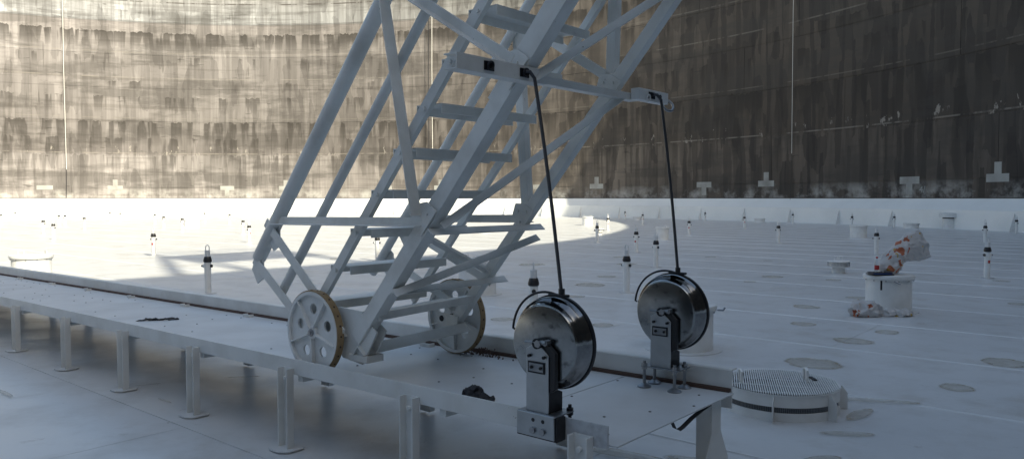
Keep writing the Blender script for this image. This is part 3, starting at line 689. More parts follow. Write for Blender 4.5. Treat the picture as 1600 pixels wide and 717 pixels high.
# tie beam and feet at the bottom
under(0.795, 0.83, 3.09, 4.05, 0.085, o=-0.05, name='axle_beam')
lp(MB().bar((-4.02, 3.13, 0.90), (-4.02, 4.02, 0.93), 0.05, 0.06), 'bottom_strut')
lp(MB().bar((-3.74, 3.13, 0.96), (-3.74, 4.0, 0.985), 0.06, 0.05), 'bottom_strut')
mb = MB(); mb.poly([(-3.86, 3.115, 0.64), (-4.06, 3.115, 0.66), (-4.15, 3.115, 0.74), (-4.36, 3.115, 0.76), (-4.36, 3.115, 0.86), (-4.10, 3.115, 0.99), (-3.88, 3.115, 0.98), (-3.72, 3.115, 0.86)], (0, 1, 0), 0.012)
lp(mb, 'wheel_bracket', 0.001)
lp(MB().poly([(-3.86, 3.19, 0.64), (-4.06, 3.19, 0.66), (-4.30, 3.19, 0.76), (-4.30, 3.19, 0.86), (-3.9, 3.19, 0.98), (-3.72, 3.19, 0.86)], (0, 1, 0), 0.012), 'wheel_bracket', 0.001)
lp(MB().box(-3.98, -3.80, 3.10, 3.24, 0.655, 0.70), 'foot_block', 0.004)
lp(MB().tube([(-4.02, 3.98, 0.818), (-4.02, 4.11, 0.818)], 0.022, 12), 'stub_axle', 0, 'blacksteel', True)
lp(MB().bar((-3.86, 3.99, 0.80), (-4.06, 3.99, 0.82), 0.012, 0.09), 'wheel_bracket', 0.001)
def wheel(t, n, z, face):
    """face=-1: webbed outer side towards the camera; hub axis across the runway"""
    r = 0.276; w = 0.060
    # disc with five holes
    bm = bmesh.new()
    def loop(cx, cz, rad, k, ph=0):
        vs = [bm.verts.new((cx+rad*math.cos(ph+2*math.pi*i/k), 0, cz+rad*math.sin(ph+2*math.pi*i/k))) for i in range(k)]
        return [bm.edges.new((vs[i], vs[(i+1) % k])) for i in range(k)]
    ed = loop(0, 0, r-0.012, 64)
    ph0 = 0.35
    for i in range(5):
        a = ph0 + 2*math.pi*i/5; ed += loop(0.155*math.cos(a), 0.155*math.sin(a), 0.036, 20)
    bmesh.ops.triangle_fill(bm, use_beauty=True, use_dissolve=False, edges=ed)
    geo = bmesh.ops.extrude_face_region(bm, geom=bm.faces[:])
    for v in [g for g in geo['geom'] if isinstance(g, bmesh.types.BMVert)]: v.co.y += 0.014
    bmesh.ops.recalc_face_normals(bm, faces=bm.faces)
    for v in bm.verts: v.co = v.co + Vector((t, n+w/2-0.007, z)) - lad.origin
    me = bpy.data.meshes.new('wheel'); bm.to_mesh(me); bm.free(); me.materials.append(M['white'])
    wo = bpy.data.objects.new('wheel', me); COL.objects.link(wo); wo.parent = lad.o
    c = (t, n, z)
    def wp(mb, name, mat, smooth=True): return mb.build(name, mat, wo, smooth=smooth, origin=lad.origin)
    wp(MB().lathe([(r-0.026, 0), (r-0.004, 0), (r-0.004, w), (r-0.026, w), (r-0.026, 0)], c, (0, 1, 0), 64), 'rim', 'white')
    wp(MB().lathe([(r-0.0035, 0.004), (r+0.004, 0.006), (r+0.004, w-0.006), (r-0.0035, w-0.004)], c, (0, 1, 0), 64), 'tyre_band', 'tyre')
    wp(MB().lathe([(0.0, 0.004), (0.042, 0.004), (0.046, 0.010), (0.046, w-0.010), (0.042, w-0.004), (0.0, w-0.004)], c, (0, 1, 0), 28), 'hub', 'white')
    for i in range(5):
        a = ph0 + math.pi/5 + 2*math.pi*i/5; d = Vector((math.cos(a), 0, math.sin(a)))
        p0 = Vector((t, n+w/2-0.020, z)) + d*0.04; p1 = Vector((t, n+w/2-0.016, z)) + d*(r-0.028)
        q = MB().bar(p0, p1, 0.010, 0.034, (0, 1, 0)); q.bar(p0+Vector((0, 0.04, 0)), p1+Vector((0, 0.032, 0)), 0.010, 0.030, (0, 1, 0))
        wp(q, 'spoke', 'white', False)
    wp(MB().tube([(t, n-0.018, z), (t, n+w+0.05, z)], 0.013, 10).tube([(t, n-0.012, z), (t, n+0.004, z)], 0.024, 6), 'axle_bolt', 'bolt', False)
    mb = MB()
    for i in range(26):
        a = 2*math.pi*i/26; d = Vector((math.cos(a), 0, math.sin(a))); p = Vector((t, n+w*0.5, z)) + d*(r+0.002)
        mb.tube([p, p+d*0.004], 0.007, 6)
    o = wp(mb, 'rivets', 'rust', False); tag(o, kind='stuff')
wheel(-4.275, 3.022, 0.812, -1)
wheel(-4.02, 4.105, 0.818, 1)
# cable beam across the ladder, with its cable clamps
bt, bz = -2.515, 2.335
CHN = [(-0.05, -0.038), (0.035, -0.038), (0.035, 0.038), (-0.05, 0.038), (-0.05, 0.031), (0.028, 0.031), (0.028, -0.031), (-0.05, -0.031)]
lp(MB().prism(CHN, (bt, 2.56, bz), (bt, 3.24, bz), (0, 0, 1)), 'cable_beam', 0.0015)
lp(MB().prism([(-0.03, -0.034), (0.034, -0.034), (0.034, 0.008), (0.026, 0.008), (0.026, -0.026), (-0.03, -0.026)], (bt, 3.242, bz), (bt, 4.17, bz), (0, 0, 1)), 'cable_beam', 0.0015)
br = lp(MB().prism([(-0.03, -0.035), (0.03, -0.035), (0.03, 0.035), (-0.03, 0.035)], (bt+0.068, 4.08, bz), (bt+0.068, 4.44, bz), (0, 0, 1)), 'beam_arm', 0.003, 'white')
def ring(c, R, r, ax, mb=None):
    mb = mb or MB(); c = Vector(c); ax = Vector(ax).normalized(); x = ax.orthogonal().normalized(); y = ax.cross(x)
    return mb.tube([c + x*math.cos(2*math.pi*i/20)*R + y*math.sin(2*math.pi*i/20)*R*0.75 for i in range(20)], r, 8, True)
lp(ring((bt+0.068, 4.49, bz-0.035), 0.052, 0.008, (0.7, -0.3, 0.6)), 'eye_ring', 0, 'galv', True, br)
for n in (2.78, 3.05):
    o = lp(MB().box(bt+0.036, bt+0.042, n-0.035, n+0.035, bz-0.022, bz+0.022), 'cable_clamp', 0.001, 'blacksteel')
    lp(ring((bt+0.05, n, bz), 0.022, 0.006, (1, 0, 0)), 'clamp_ring', 0, 'blacksteel', True, o)
o = lp(MB().box(bt+0.099, bt+0.105, 4.19, 4.26, bz-0.02, bz+0.02), 'cable_clamp', 0.001, 'blacksteel')
for n in (4.33,): lp(ring((bt+0.100, n, bz), 0.014, 0.004, (1, 0, 0)), 'clamp_ring', 0, 'blacksteel', True, o)
lp(ring((bt+0.11, 4.17, bz-0.02), 0.022, 0.005, (1, 0, 0)), 'clamp_ring', 0, 'white', True, o)

# gauger's platform at the head of the ladder (it throws the patch of shade far out on the deck)
gp = thing('gauger_platform', (15.0, 4.6, SHELL_TOP), 'steel platform on the tank rim at the ladder head', 'platform', track=True)
gz = SHELL_TOP + 2.3
P0, P1, Q0, Q1 = 12.6, 15.7, 3.0, 6.6
MB().box(P0, P1, Q0, Q1, gz, gz+0.10).build('deck_plate', 'white', gp)
for a, b in ((P0+.05, Q0+.05), (14.1, Q0+.05), (P1-.05, Q0+.05), (P0+.05, Q1-.05), (14.1, Q1-.05), (P1-.05, Q1-.05), (P0+.05, 4.8)):
    MB().tube([(a, b, gz+0.1), (a, b, gz+1.2)], 0.04, 8).build('rail_post', 'white', gp)
for h in (0.65, 1.2):
    MB().tube([(P1-.05, Q0+.05, gz+h), (P0+.05, Q0+.05, gz+h), (P0+.05, Q1-.05, gz+h), (P1-.05, Q1-.05, gz+h)], 0.06, 8).build('hand_rail', 'white', gp)
for a, b in ((12.8, 3.2), (12.8, 6.4), (15.4, 3.2), (15.4, 6.4)):
    MB().bar((a, b, gz), (15.6, b, SHELL_TOP-2), 0.16, 0.16).build('strut', 'white', gp)
MB().bar((12.7, 3.1, gz), (15.6, 1.2, SHELL_TOP-0.4), 0.26, 0.26).build('strut', 'white', gp)

# ------------------------------------------------------------------ cable reels
def reel(name, t, n, z, label, clamp):
    """n = plane of the near face; the drum runs back from it"""
    r0 = thing(name, (t, n+0.06, pt(t)), label, 'cable reel', 'grounding cable reels', track=True)
    B = lambda mb, nm, mat, smooth=False, bevel=0.0, p=None: mb.build(nm, mat, p or r0, smooth=smooth, bevel=bevel, origin=r0.origin)
    c = (t, n, z); ax = (0, 1, 0)
    d = B(MB().lathe([(0.0, 0.0), (0.184, 0.0), (0.192, 0.003), (0.196, 0.010)], c, ax, 72), 'face_plate', 'face', True)
    B(MB().lathe([(0.196, 0.010), (0.202, 0.030), (0.212, 0.044), (0.222, 0.050), (0.227, 0.058), (0.229, 0.098)], c, ax, 72), 'drum_case', 'chrome', True)
    B(MB().lathe([(0.226, 0.097), (0.236, 0.098), (0.237, 0.112), (0.226, 0.116), (0.0, 0.118)], c, ax, 72), 'back_flange', 'black', True)
    zb = z - 0.325                                        # top of base plate
    # hub: bolt, nut, pointer
    h = B(MB().tube([(t, n-0.058, z+0.012), (t, n+0.002, z+0.012)], 0.026, 16), 'hub', 'blacksteel', True)
    B(MB().tube([(t-0.075, n-0.05, z+0.015), (t+0.055, n-0.05, z+0.022)], [0.006, 0.012], 8), 'hub_pin', 'galv', True, 0, h)
    B(MB().tube([(t+0.012, n-0.066, z+0.014), (t+0.012, n-0.03, z+0.014)], 0.019, 6), 'nut', 'bolt', False, 0, h)
    B(MB().tube([(t+0.05, n-0.055, z+0.02), (t+0.05, n-0.02, z+0.02)], 0.015, 6), 'nut', 'bolt', False, 0, h)
    # pedestal: front plate, side plate turned back under the drum
    fp = B(MB().poly([(t-0.075, n-0.040, zb), (t+0.062, n-0.040, zb), (t+0.062, n-0.040, z-0.045), (t+0.015, n-0.040, z+0.0), (t-0.04, n-0.040, z+0.0), (t-0.075, n-0.040, z-0.02)], (0, 1, 0), 0.006), 'pedestal_plate', 'clampsteel', False, 0.0015)
    B(MB().poly([(t+0.056, n-0.034, zb), (t+0.056, n-0.034, z-0.048), (t+0.056, n-0.012, z-0.055), (t+0.056, n-0.012, z-0.20), (t+0.056, n+0.075, z-0.235), (t+0.056, n+0.075, zb)], (1, 0, 0), 0.006), 'pedestal_side', 'blacksteel', False, 0.0015)
    B(MB().poly([(t-0.072, n-0.034, zb), (t-0.072, n-0.034, z-0.20), (t-0.072, n+0.075, z-0.235), (t-0.072, n+0.075, zb)], (1, 0, 0), 0.006), 'pedestal_side', 'blacksteel', False, 0.0015)
    B(MB().box(t-0.066, t+0.056, n+0.069, n+0.075, zb, z-0.236), 'pedestal_back', 'blacksteel')
    B(MB().poly([(t-0.005, n-0.034, z+0.035), (t+0.045, n-0.034, z+0.015), (t+0.098, n-0.034, z-0.03), (t+0.098, n-0.034, z-0.205), (t+0.064, n-0.034, z-0.225), (t+0.064, n-0.034, z-0.05), (t-0.005, n-0.034, z-0.01)], (0, 1, 0), 0.026), 'brake_arm', 'black', False, 0.003)
    # rating plate: raised frame with two bolts
    B(MB().box(t-0.062, t+0.042, n-0.0455, n-0.0405, z-0.135, z-0.078), 'rating_plate', 'blacksteel', False, 0.002)
    B(MB().box(t-0.054, t+0.034, n-0.0475, n-0.0456, z-0.127, z-0.086), 'rating_plate', 'galv', False, 0.001)
    for a, b in ((-0.035, -0.106), (0.022, -0.106), (-0.05, -0.052), (0.04, -0.052)):
        B(MB().tube([(t+a, n-0.056, z+b), (t+a, n-0.040, z+b)], 0.008, 6), 'bolt', 'blacksteel', False, 0, fp)
    # guard rod round the cable mouth
    path = []
    for i in range(19):
        a = R_(76 + 92*i/18); rr = 0.244 + 0.014*math.sin(i/18*math.pi)
        path.append((t+rr*math.cos(a), n+0.055, z+rr*math.sin(a)))
    path.append((path[-1][0]+0.012, n+0.055, path[-1][2]-0.004))
    B(MB().tube(path, 0.0062, 8), 'guard_rod', 'blacksteel', True)
    B(MB().box(t+0.0, t+0.105, n+0.035, n+0.075, z+0.233, z+0.247), 'cable_mouth', 'blacksteel', False, 0.003)
    # base
    if clamp:
        bp = MB(); bp.box(t-0.115, t+0.115, n-0.055, n+0.10, zb-0.008, zb)
        B(bp, 'base_plate', 'galv', False, 0.002)
        cl = B(MB().box(t-0.118, t+0.112, n-0.062, n-0.054, zb-0.118, zb-0.002), 'clamp_plate', 'clampsteel', False, 0.006)
        B(MB().box(t-0.124, t+0.118, n-0.053, n-0.045, zb-0.126, zb-0.010), 'clamp_pad', 'black', False, 0.003)
        B(MB().box(t+0.105, t+0.122, n-0.053, n+0.02, zb-0.126, zb-0.009), 'clamp_pad', 'black', False, 0.003)
        for a in (-0.015, 0.045):
            B(MB().tube([(t+a, n-0.074, zb-0.085), (t+a, n-0.060, zb-0.085)], 0.017, 6), 'bolt', 'bolt', False, 0, cl)
            B(MB().lathe([(0.0, -0.0005), (0.010, -0.0005), (0.010, 0.002)], (t+a, n-0.0625, zb-0.035), (0, 1, 0), 12), 'bolt_hole', 'black', False, 0, cl)
        for a in (-0.10, 0.10):
            b_ = B(MB().tube([(t+a, n+0.085, pt(t)), (t+a, n+0.085, zb+0.03)], 0.009, 8), 'stud', 'blacksteel', True)
            B(MB().tube([(t+a, n+0.085, zb), (t+a, n+0.085, zb+0.014)], 0.017, 6).tube([(t+a, n+0.085, zb-0.022), (t+a, n+0.085, zb-0.008)], 0.017, 6), 'nut', 'blacksteel', False, 0, b_)
    else:
        B(MB().box(t-0.125, t+0.125, n-0.065, n+0.09, zb-0.008, zb), 'base_plate', 'galv', False, 0.002)
        for a, b in ((-0.11, -0.05), (0.095, -0.05), (-0.11, 0.075), (0.095, 0.075)):
            b_ = B(MB().tube([(t+a, n+b, pt(t)+0.012), (t+a, n+b, zb+0.03)], 0.010, 8), 'levelling_stud', 'galv', True)
            B(MB().tube([(t+a, n+b, zb), (t+a, n+b, zb+0.015)], 0.018, 6).tube([(t+a, n+b, zb-0.022), (t+a, n+b, zb-0.008)], 0.017, 6), 'nut', 'bolt', False, 0, b_)
            B(MB().lathe([(0.0, 0.024), (0.016, 0.022), (0.042, 0.006), (0.042, 0.0), (0.0, 0.0)], (t+a, n+b, pt(t)+0.0005), (0, 0, 1), 20), 'foot', 'galv', True, 0, b_)
    return r0
NR = (-2.285, 2.962, 0.985); FR = (-2.262, 4.135, 1.008)
reel('cable_reel', *NR, 'polished steel cable reel clamped over the front rail, nearest the camera', True)
reel('cable_reel', *FR, 'polished steel cable reel on levelling feet at the back of the runway', False)
def cable(p, q, label, h0):
    r0 = thing('grounding_cable', tuple(q), label, 'cable', 'cables down to the reels', track=True)
    p = Vector(p); q = Vector(q); pts = [h0, tuple((Vector(h0)+p)/2 + Vector((0, 0, 0.012))), p + Vector((0, 0, -0.01))]
    for i in range(1, 25): pts.append(p.lerp(q, i/24) + Vector((0.008*math.sin(math.pi*i/24), 0, -0.01*(1-i/24))))
    MB().tube(pts, 0.0092, 10).build('cable', 'cable', r0, smooth=True)
    MB().tube([q + Vector((0, 0, 0.03)), q - Vector((0, 0, 0.012))], 0.016, 10).build('cable_stop', 'black', r0, smooth=True)
cable((bt+0.065, 3.10, bz-0.015), (NR[0]+0.07, NR[1]+0.055, NR[2]+0.245), 'dark flexible cable dropping from the ladder beam to the nearest reel', (bt+0.05, 3.04, bz+0.005))
cable((bt+0.118, 4.31, bz-0.01), (FR[0]+0.055, FR[1]+0.055, FR[2]+0.245), 'dark flexible cable dropping from the ringed beam end to the back reel', (bt+0.11, 4.22, bz+0.005))

# ------------------------------------------------------------------ round grated vent by the runway end
vx, vy, vr, vh = 2.18, 6.20, 0.455, 0.20
vent = thing('bleeder_vent', (vx, vy, 0.008), 'low round white vent with ribbed grating lid and gauze band', 'roof vent')
VB = lambda mb, nm, mat, smooth=False, bevel=0, p=None: mb.build(nm, mat, p or vent, smooth=smooth, bevel=bevel, origin=vent.origin)
vc = (vx, vy, 0.0)
VB(MB().lathe([(vr-0.012, 0.0), (vr, 0.0), (vr, 0.072), (vr-0.012, 0.072), (vr-0.012, 0.0)], vc, (0, 0, 1), 72), 'lower_band', 'white', True)
VB(MB().lathe([(vr-0.012, 0.115), (vr, 0.115), (vr, vh), (vr-0.03, vh), (vr-0.03, 0.115), (vr-0.012, 0.115)], vc, (0, 0, 1), 72), 'upper_band', 'white', True)
mb = MB()
for i in range(200):
    a = 2*math.pi*i/200; x, y = math.cos(a)*(vr-0.018), math.sin(a)*(vr-0.018); mb.tube([(vx+x, vy+y, 0.066), (vx+x, vy+y, 0.12)], 0.0018, 4)
for h in (0.075, 0.084, 0.093, 0.102, 0.111):
    mb.tube([(vx+math.cos(2*math.pi*i/60)*(vr-0.018), vy+math.sin(2*math.pi*i/60)*(vr-0.018), h) for i in range(60)], 0.0018, 4, True)
tag(VB(mb, 'gauze_band', 'galv'), kind='stuff')
VB(MB().lathe([(vr-0.045, 0.01), (vr-0.045, 0.15)], vc, (0, 0, 1), 48), 'inner_sleeve', 'gauze')
VB(MB().lathe([(0.0, 0.12), (vr-0.03, 0.12)], vc, (0, 0, 1), 48), 'inner_plate', 'gauze')
mb = MB(); dv = Vector((0.27, 1, 0)).normalized(); sv_ = Vector((dv.y, -dv.x, 0))
i = -0.44
while i <= 0.44:
    L = math.sqrt(max((vr+0.004)**2 - i*i, 0)); c = Vector((vx, vy, vh+0.016)) + sv_*i
    mb.bar(c-dv*L, c+dv*L, 0.0090, 0.010); i += 0.0172
for j in (-0.33, -0.11, 0.11, 0.33):
    L = math.sqrt(vr**2-j*j); c = Vector((vx, vy, vh+0.004)) + dv*j; mb.bar(c-sv_*L, c+sv_*L, 0.008, 0.008)
tag(VB(mb, 'grating_bars', 'white'), kind='stuff')
VB(MB().lathe([(vr-0.008, 0), (vr+0.006, 0), (vr+0.006, 0.008), (vr-0.008, 0.008), (vr-0.008, 0)], (vx, vy, vh), (0, 0, 1), 72), 'lid_ring', 'white', True)
for a in (-2.0, -1.02, -0.12, 0.9, 1.9, 2.9):
    d = Vector((math.cos(a), math.sin(a), 0)); tg = Vector((-d.y, d.x, 0)); p0 = Vector((vx, vy, 0.006)) + d*(vr+0.0015) - tg*0.004
    VB(MB().poly([p0, p0+d*0.075, p0+d*0.075+Vector((0, 0, 0.13)), p0+d*0.03+Vector((0, 0, 0.19)), p0+Vector((0, 0, 0.19))], tg, 0.008), 'fin', 'white', False, 0.001)
for sx, sy in ((-0.34, -0.10), (0.20, -0.06)):
    p0 = Vector((vx+sx, vy+sy, vh+0.022))
    VB(MB().tube([p0, p0+Vector((0, 0, 0.09)), p0+Vector((0.012, 0.05, 0.10)), p0+Vector((0.012, 0.10, 0.09)), p0+Vector((0.012, 0.10, 0))], 0.012, 8), 'lifting_handle', 'white', True)
VB(MB().box(vx+0.27, vx+0.30, vy-0.02, vy+0.10, vh+0.023, vh+0.032), 'hinge', 'black')

# ------------------------------------------------------------------ roof legs
LEG_TALL = 0.86
def leg_proto(label):
    r = thing('roof_support', (0, 0, 0), label, 'roof leg', 'roof support legs standing on the deck')
    MB().lathe([(0.14, 0.0), (0.14, 0.014), (0.0, 0.014)], (0, 0, 0.008), (0, 0, 1), 20).build('base_pad', 'deck', r)
    MB().lathe([(0.058, 0.014), (0.058, 0.575)], (0, 0, 0), (0, 0, 1), 20).build('sleeve', 'white', r, smooth=True)
    MB().lathe([(0.058, 0.565), (0.072, 0.575), (0.074, 0.60), (0.060, 0.655), (0.052, 0.668), (0.0, 0.668)], (0, 0, 0), (0, 0, 1), 20).build('collar', 'black', r, smooth=True)
    MB().lathe([(0.047, 0.66), (0.047, 0.775), (0.0, 0.78)], (0, 0, 0), (0, 0, 1), 20).build('inner_pipe', 'tin', r, smooth=True)
    MB().tube([(-0.032, 0, 0.77), (-0.034, 0, 0.83), (-0.022, 0, 0.862), (0, 0, 0.872), (0.022, 0, 0.862), (0.034, 0, 0.83), (0.032, 0, 0.77)], 0.0085, 8).build('lifting_loop', 'tin', r, smooth=True)
    s = MB().tube([(0.05, 0, 0.50), (0.082, 0, 0.50)], 0.032, 12).build('stub', 'white', r, smooth=True)
    MB().tube([(0.082, 0, 0.50), (0.10, 0, 0.50), (0.115, 0, 0.50)], [0.022, 0.022, 0.014], 10).tube([(-0.06, 0, 0.50), (-0.085, 0, 0.50)], 0.028, 10).build('plug', 'black', s, smooth=True)
    mb = MB(); n = 5
    vs = []
    for i in range(n+1):
        a = R_(-25 + 50*i/n) - math.pi/2; vs += [(math.cos(a)*0.0592, math.sin(a)*0.0592, 0.33), (math.cos(a)*0.0592, math.sin(a)*0.0592, 0.39)]
    mb.add(vs, [(2*i, 2*i+2, 2*i+3, 2*i+1) for i in range(n)]).build('number_tag', 'red', r)
    return r
LEGS = [
 (2.06, 13.77, 2.4, 'white roof leg with black collar just left of the back reel'),
 (3.54, 18.85, 2.2, 'white roof leg left of the back cable, in front of a short white drum'),
 (3.88, 23.97, -0.7, 'white roof leg in the shade left of the one beside the back cable'),
 (3.23, 29.12, 2.9, 'white roof leg at the edge of the sunlit deck beside a small vent'),
 (5.10, 40.8, 0.3, 'sunlit white roof leg right of the bright drum near the shade edge'),
 (8.11, 35.16, -0.3, 'lone white roof leg right of the back cable, third of the way to the rim'),
 (8.47, 49.77, 0.5, 'far roof leg touching the tiny low drum left of the back cable'),
 (8.84, 60.03, 0.5, 'farthest roof leg in the shade, at the rim gusset left of the back cable'),
 (14.06, 55.91, 0.9, 'far roof leg right beside the rim gusset right of the back cable'),
 (13.14, 43.41, 0.2, 'roof leg in front of a rim gusset, left of a low flat drum'),
 (10.11, 29.12, 3.0, 'roof leg standing alone below the white wire on the shaded wall'),
 (18.65, 51.01, 2.6, 'far roof leg right under the tail of the wire on the shaded wall'),
 (19.64, 44.35, 3.0, 'roof leg peeking over the white drum right of centre'),
 (22.08, 44.35, 2.8, 'far roof leg beside the rim gusset behind the carrier bag'),
 (10.94, 23.02, 2.7, 'white roof leg just behind the bottle and bag'),
 (17.96, 29.12, 3.1, 'rear roof leg of the overlapping pair near the right edge'),
 (10.10, 16.28, 0.1, 'big white roof leg near the right edge with its black plug facing right'),
 (24.37, 37.08, 2.0, 'roof leg at the rim gusset by the right edge'),
 (-5.42, 13.64, 3.05, 'white roof leg behind the runway rail at left, its loop against shaded deck'),
 (-10.58, 22.63, -0.2, 'sunlit roof leg at the tip of the shadow on the bright deck'),
 (-18.75, 31.37, 3.0, 'lower right leg of the sunlit cluster at far left'),
 (-22.24, 36.42, 3.0, 'roof leg with two plugs in the sunlit cluster at far left'),
 (-23.34, 41.89, 1.9, 'sunlit roof leg alone right of the far left cluster'),
 (-28.0, 47.45, 2.0, 'left leg of the two small sunlit legs behind the far left cluster'),
 (-27.62, 47.45, 1.0, 'right leg of the two small sunlit legs behind the far left cluster'),
 (-29.68, 56.69, 1.0, 'left leg of a tiny pair far off on the sunlit deck'),
 (-28.14, 55.16, 1.0, 'right leg of a tiny pair far off on the sunlit deck'),
 (-23.73, 51.01, 1.0, 'tiny sunlit leg far behind the leg at the shadow tip'),
 (-20.12, 44.35, 1.0, 'sunlit leg between the tiny far one and the bright drum'),
 (-17.18, 40.0, 1.0, 'sunlit leg touching the left side of the bright low drum'),
 (-33.11, 49.77, 1.0, 'sunlit leg cut by the left picture edge'),
 (-37.72, 58.31, 1.0, 'farthest sunlit leg next to the left picture edge'),
 (-12.76, 36.42, 1.0, 'upper leg of the sunlit pair left of the thick ladder pipe'),
 (-10.12, 29.54, 1.0, 'lower leg of the sunlit pair left of the thick ladder pipe'),
 (-18.76, 51.01, 1.0, 'tiny sunlit leg right of the bright low drum'),
 (-22.07, 55.16, 1.0, 'tiny sunlit leg just above the bright low drum'),
 (-3.65, 20.78, 3.0, 'roof leg seen between the ladder treads'),
 (0.28, 9.95, 1.6, 'roof leg rising behind the nearest reel, lower part hidden'),
]
proto = None
for i, (x, y, rz, lab) in enumerate(LEGS):
    if proto is None:
        proto = leg_proto(lab); proto.o.location = (x, y, 0); proto.o.rotation_euler = (0, 0, rz)
    else: copy_thing(proto.o, (x, y, 0), lab, rz=rz)

# ------------------------------------------------------------------ manholes and small vents
def drum(x, y, r, h, label, handles=True, lip=0.03, hinge=True, ph=0.0):
    d = thing('manhole', (x, y, 0.008), label, 'manhole', 'manholes on the roof deck')
    B = lambda mb, nm, mat, smooth=False, p=None: mb.build(nm, mat, p or d, smooth=smooth, origin=d.origin)
    c = (x, y, 0)
    B(MB().lathe([(r, 0.0), (r, h-0.07)], c, (0, 0, 1), 40), 'neck', 'white', True)
    B(MB().lathe([(r+0.10, 0.006), (r+0.10, 0.016), (r, 0.018)], c, (0, 0, 1), 40), 'base_pad', 'deck')
    B(MB().lathe([(r-0.01, h-0.07), (r+lip, h-0.07), (r+lip, h-0.045), (r-0.01, h-0.045)], c, (0, 0, 1), 40), 'flange', 'white')
    lid = B(MB().lathe([(r+lip+0.008, h-0.052), (r+lip+0.01, h-0.006), (r+lip, h), (0.0, h+0.006)], c, (0, 0, 1), 40), 'lid', 'white', True)
    if r > 0.3 and y < 16:
        for i in range(12):
            a = ph + 2*math.pi*i/12; p0 = Vector((x+(r+lip*0.55)*math.cos(a), y+(r+lip*0.55)*math.sin(a), h-0.085))
            B(MB().tube([p0, p0+Vector((0, 0, 0.014))], 0.011, 6), 'bolt', 'galv')
    if handles:
        for a in (ph+0.4, ph+2.6):
            e = Vector((math.cos(a), math.sin(a), 0)); g = Vector((-e.y, e.x, 0)); p0 = Vector((x, y, h)) + e*(r-0.10)
            B(MB().tube([p0-g*0.07, p0-g*0.07+Vector((0, 0, 0.07)), p0+g*0.07+Vector((0, 0, 0.07)), p0+g*0.07], 0.009, 6), 'handle', 'white', True, lid)
    return d
main = drum(5.68, 11.54, 0.318, 0.56, 'white manhole drum carrying the bottle and carrier bag', handles=True, ph=1.0)
MB().box(5.68-0.29, 5.68-0.265, 11.54-0.352, 11.54-0.34, 0.36, 0.50).build('latch', 'blacksteel', main, origin=main.origin)
MB().tube([(5.68-0.10, 11.54-0.36, 0.49), (5.68-0.02, 11.54-0.40, 0.455)], 0.012, 6).build('latch', 'galv', main, origin=main.origin)
drum(14.97, 33.16, 0.34, 0.54, 'white manhole drum in mid distance left of the bottle')
drum(22.59, 43.41, 0.39, 0.30, 'low white manhole drum far behind the carrier bag', handles=False)
drum(17.33, 53.7, 0.34, 0.30, 'tiny low manhole drum by the rim under the wire', handles=False)
drum(9.78, 60.03, 0.33, 0.27, 'tiny low manhole drum at the rim left of the back cable', handles=False)
drum(6.20, 31.61, 0.25, 0.52, 'white drum crossed by the back cable')
drum(4.78, 48.58, 0.33, 0.56, 'bright sunlit manhole drum at the shade edge by the rim')
drum(-0.62, 13.6, 0.34, 0.62, 'manhole drum half hidden behind the ladder foot', ph=2.2)
md = drum(1.93, 8.63, 0.335, 0.52, 'manhole drum hidden behind the back reel, right side showing', handles=False)
MB().tube([(1.93+0.34, 8.45, 0.47), (1.93+0.40, 8.43, 0.47), (1.93+0.42, 8.43, 0.50)], 0.012, 6).build('latch', 'galv', md, origin=md.origin)
drum(-9.59, 15.29, 0.35, 0.58, 'sunlit manhole drum with handles behind the runway at far left', ph=0.3)
drum(-19.33, 46.37, 0.45, 0.45, 'bright low manhole drum on the sunlit deck left of the ladder', handles=False)
drum(-1.38, 38.48, 0.30, 0.25, 'small sunlit drum seen under the ladder cross struts', handles=False)
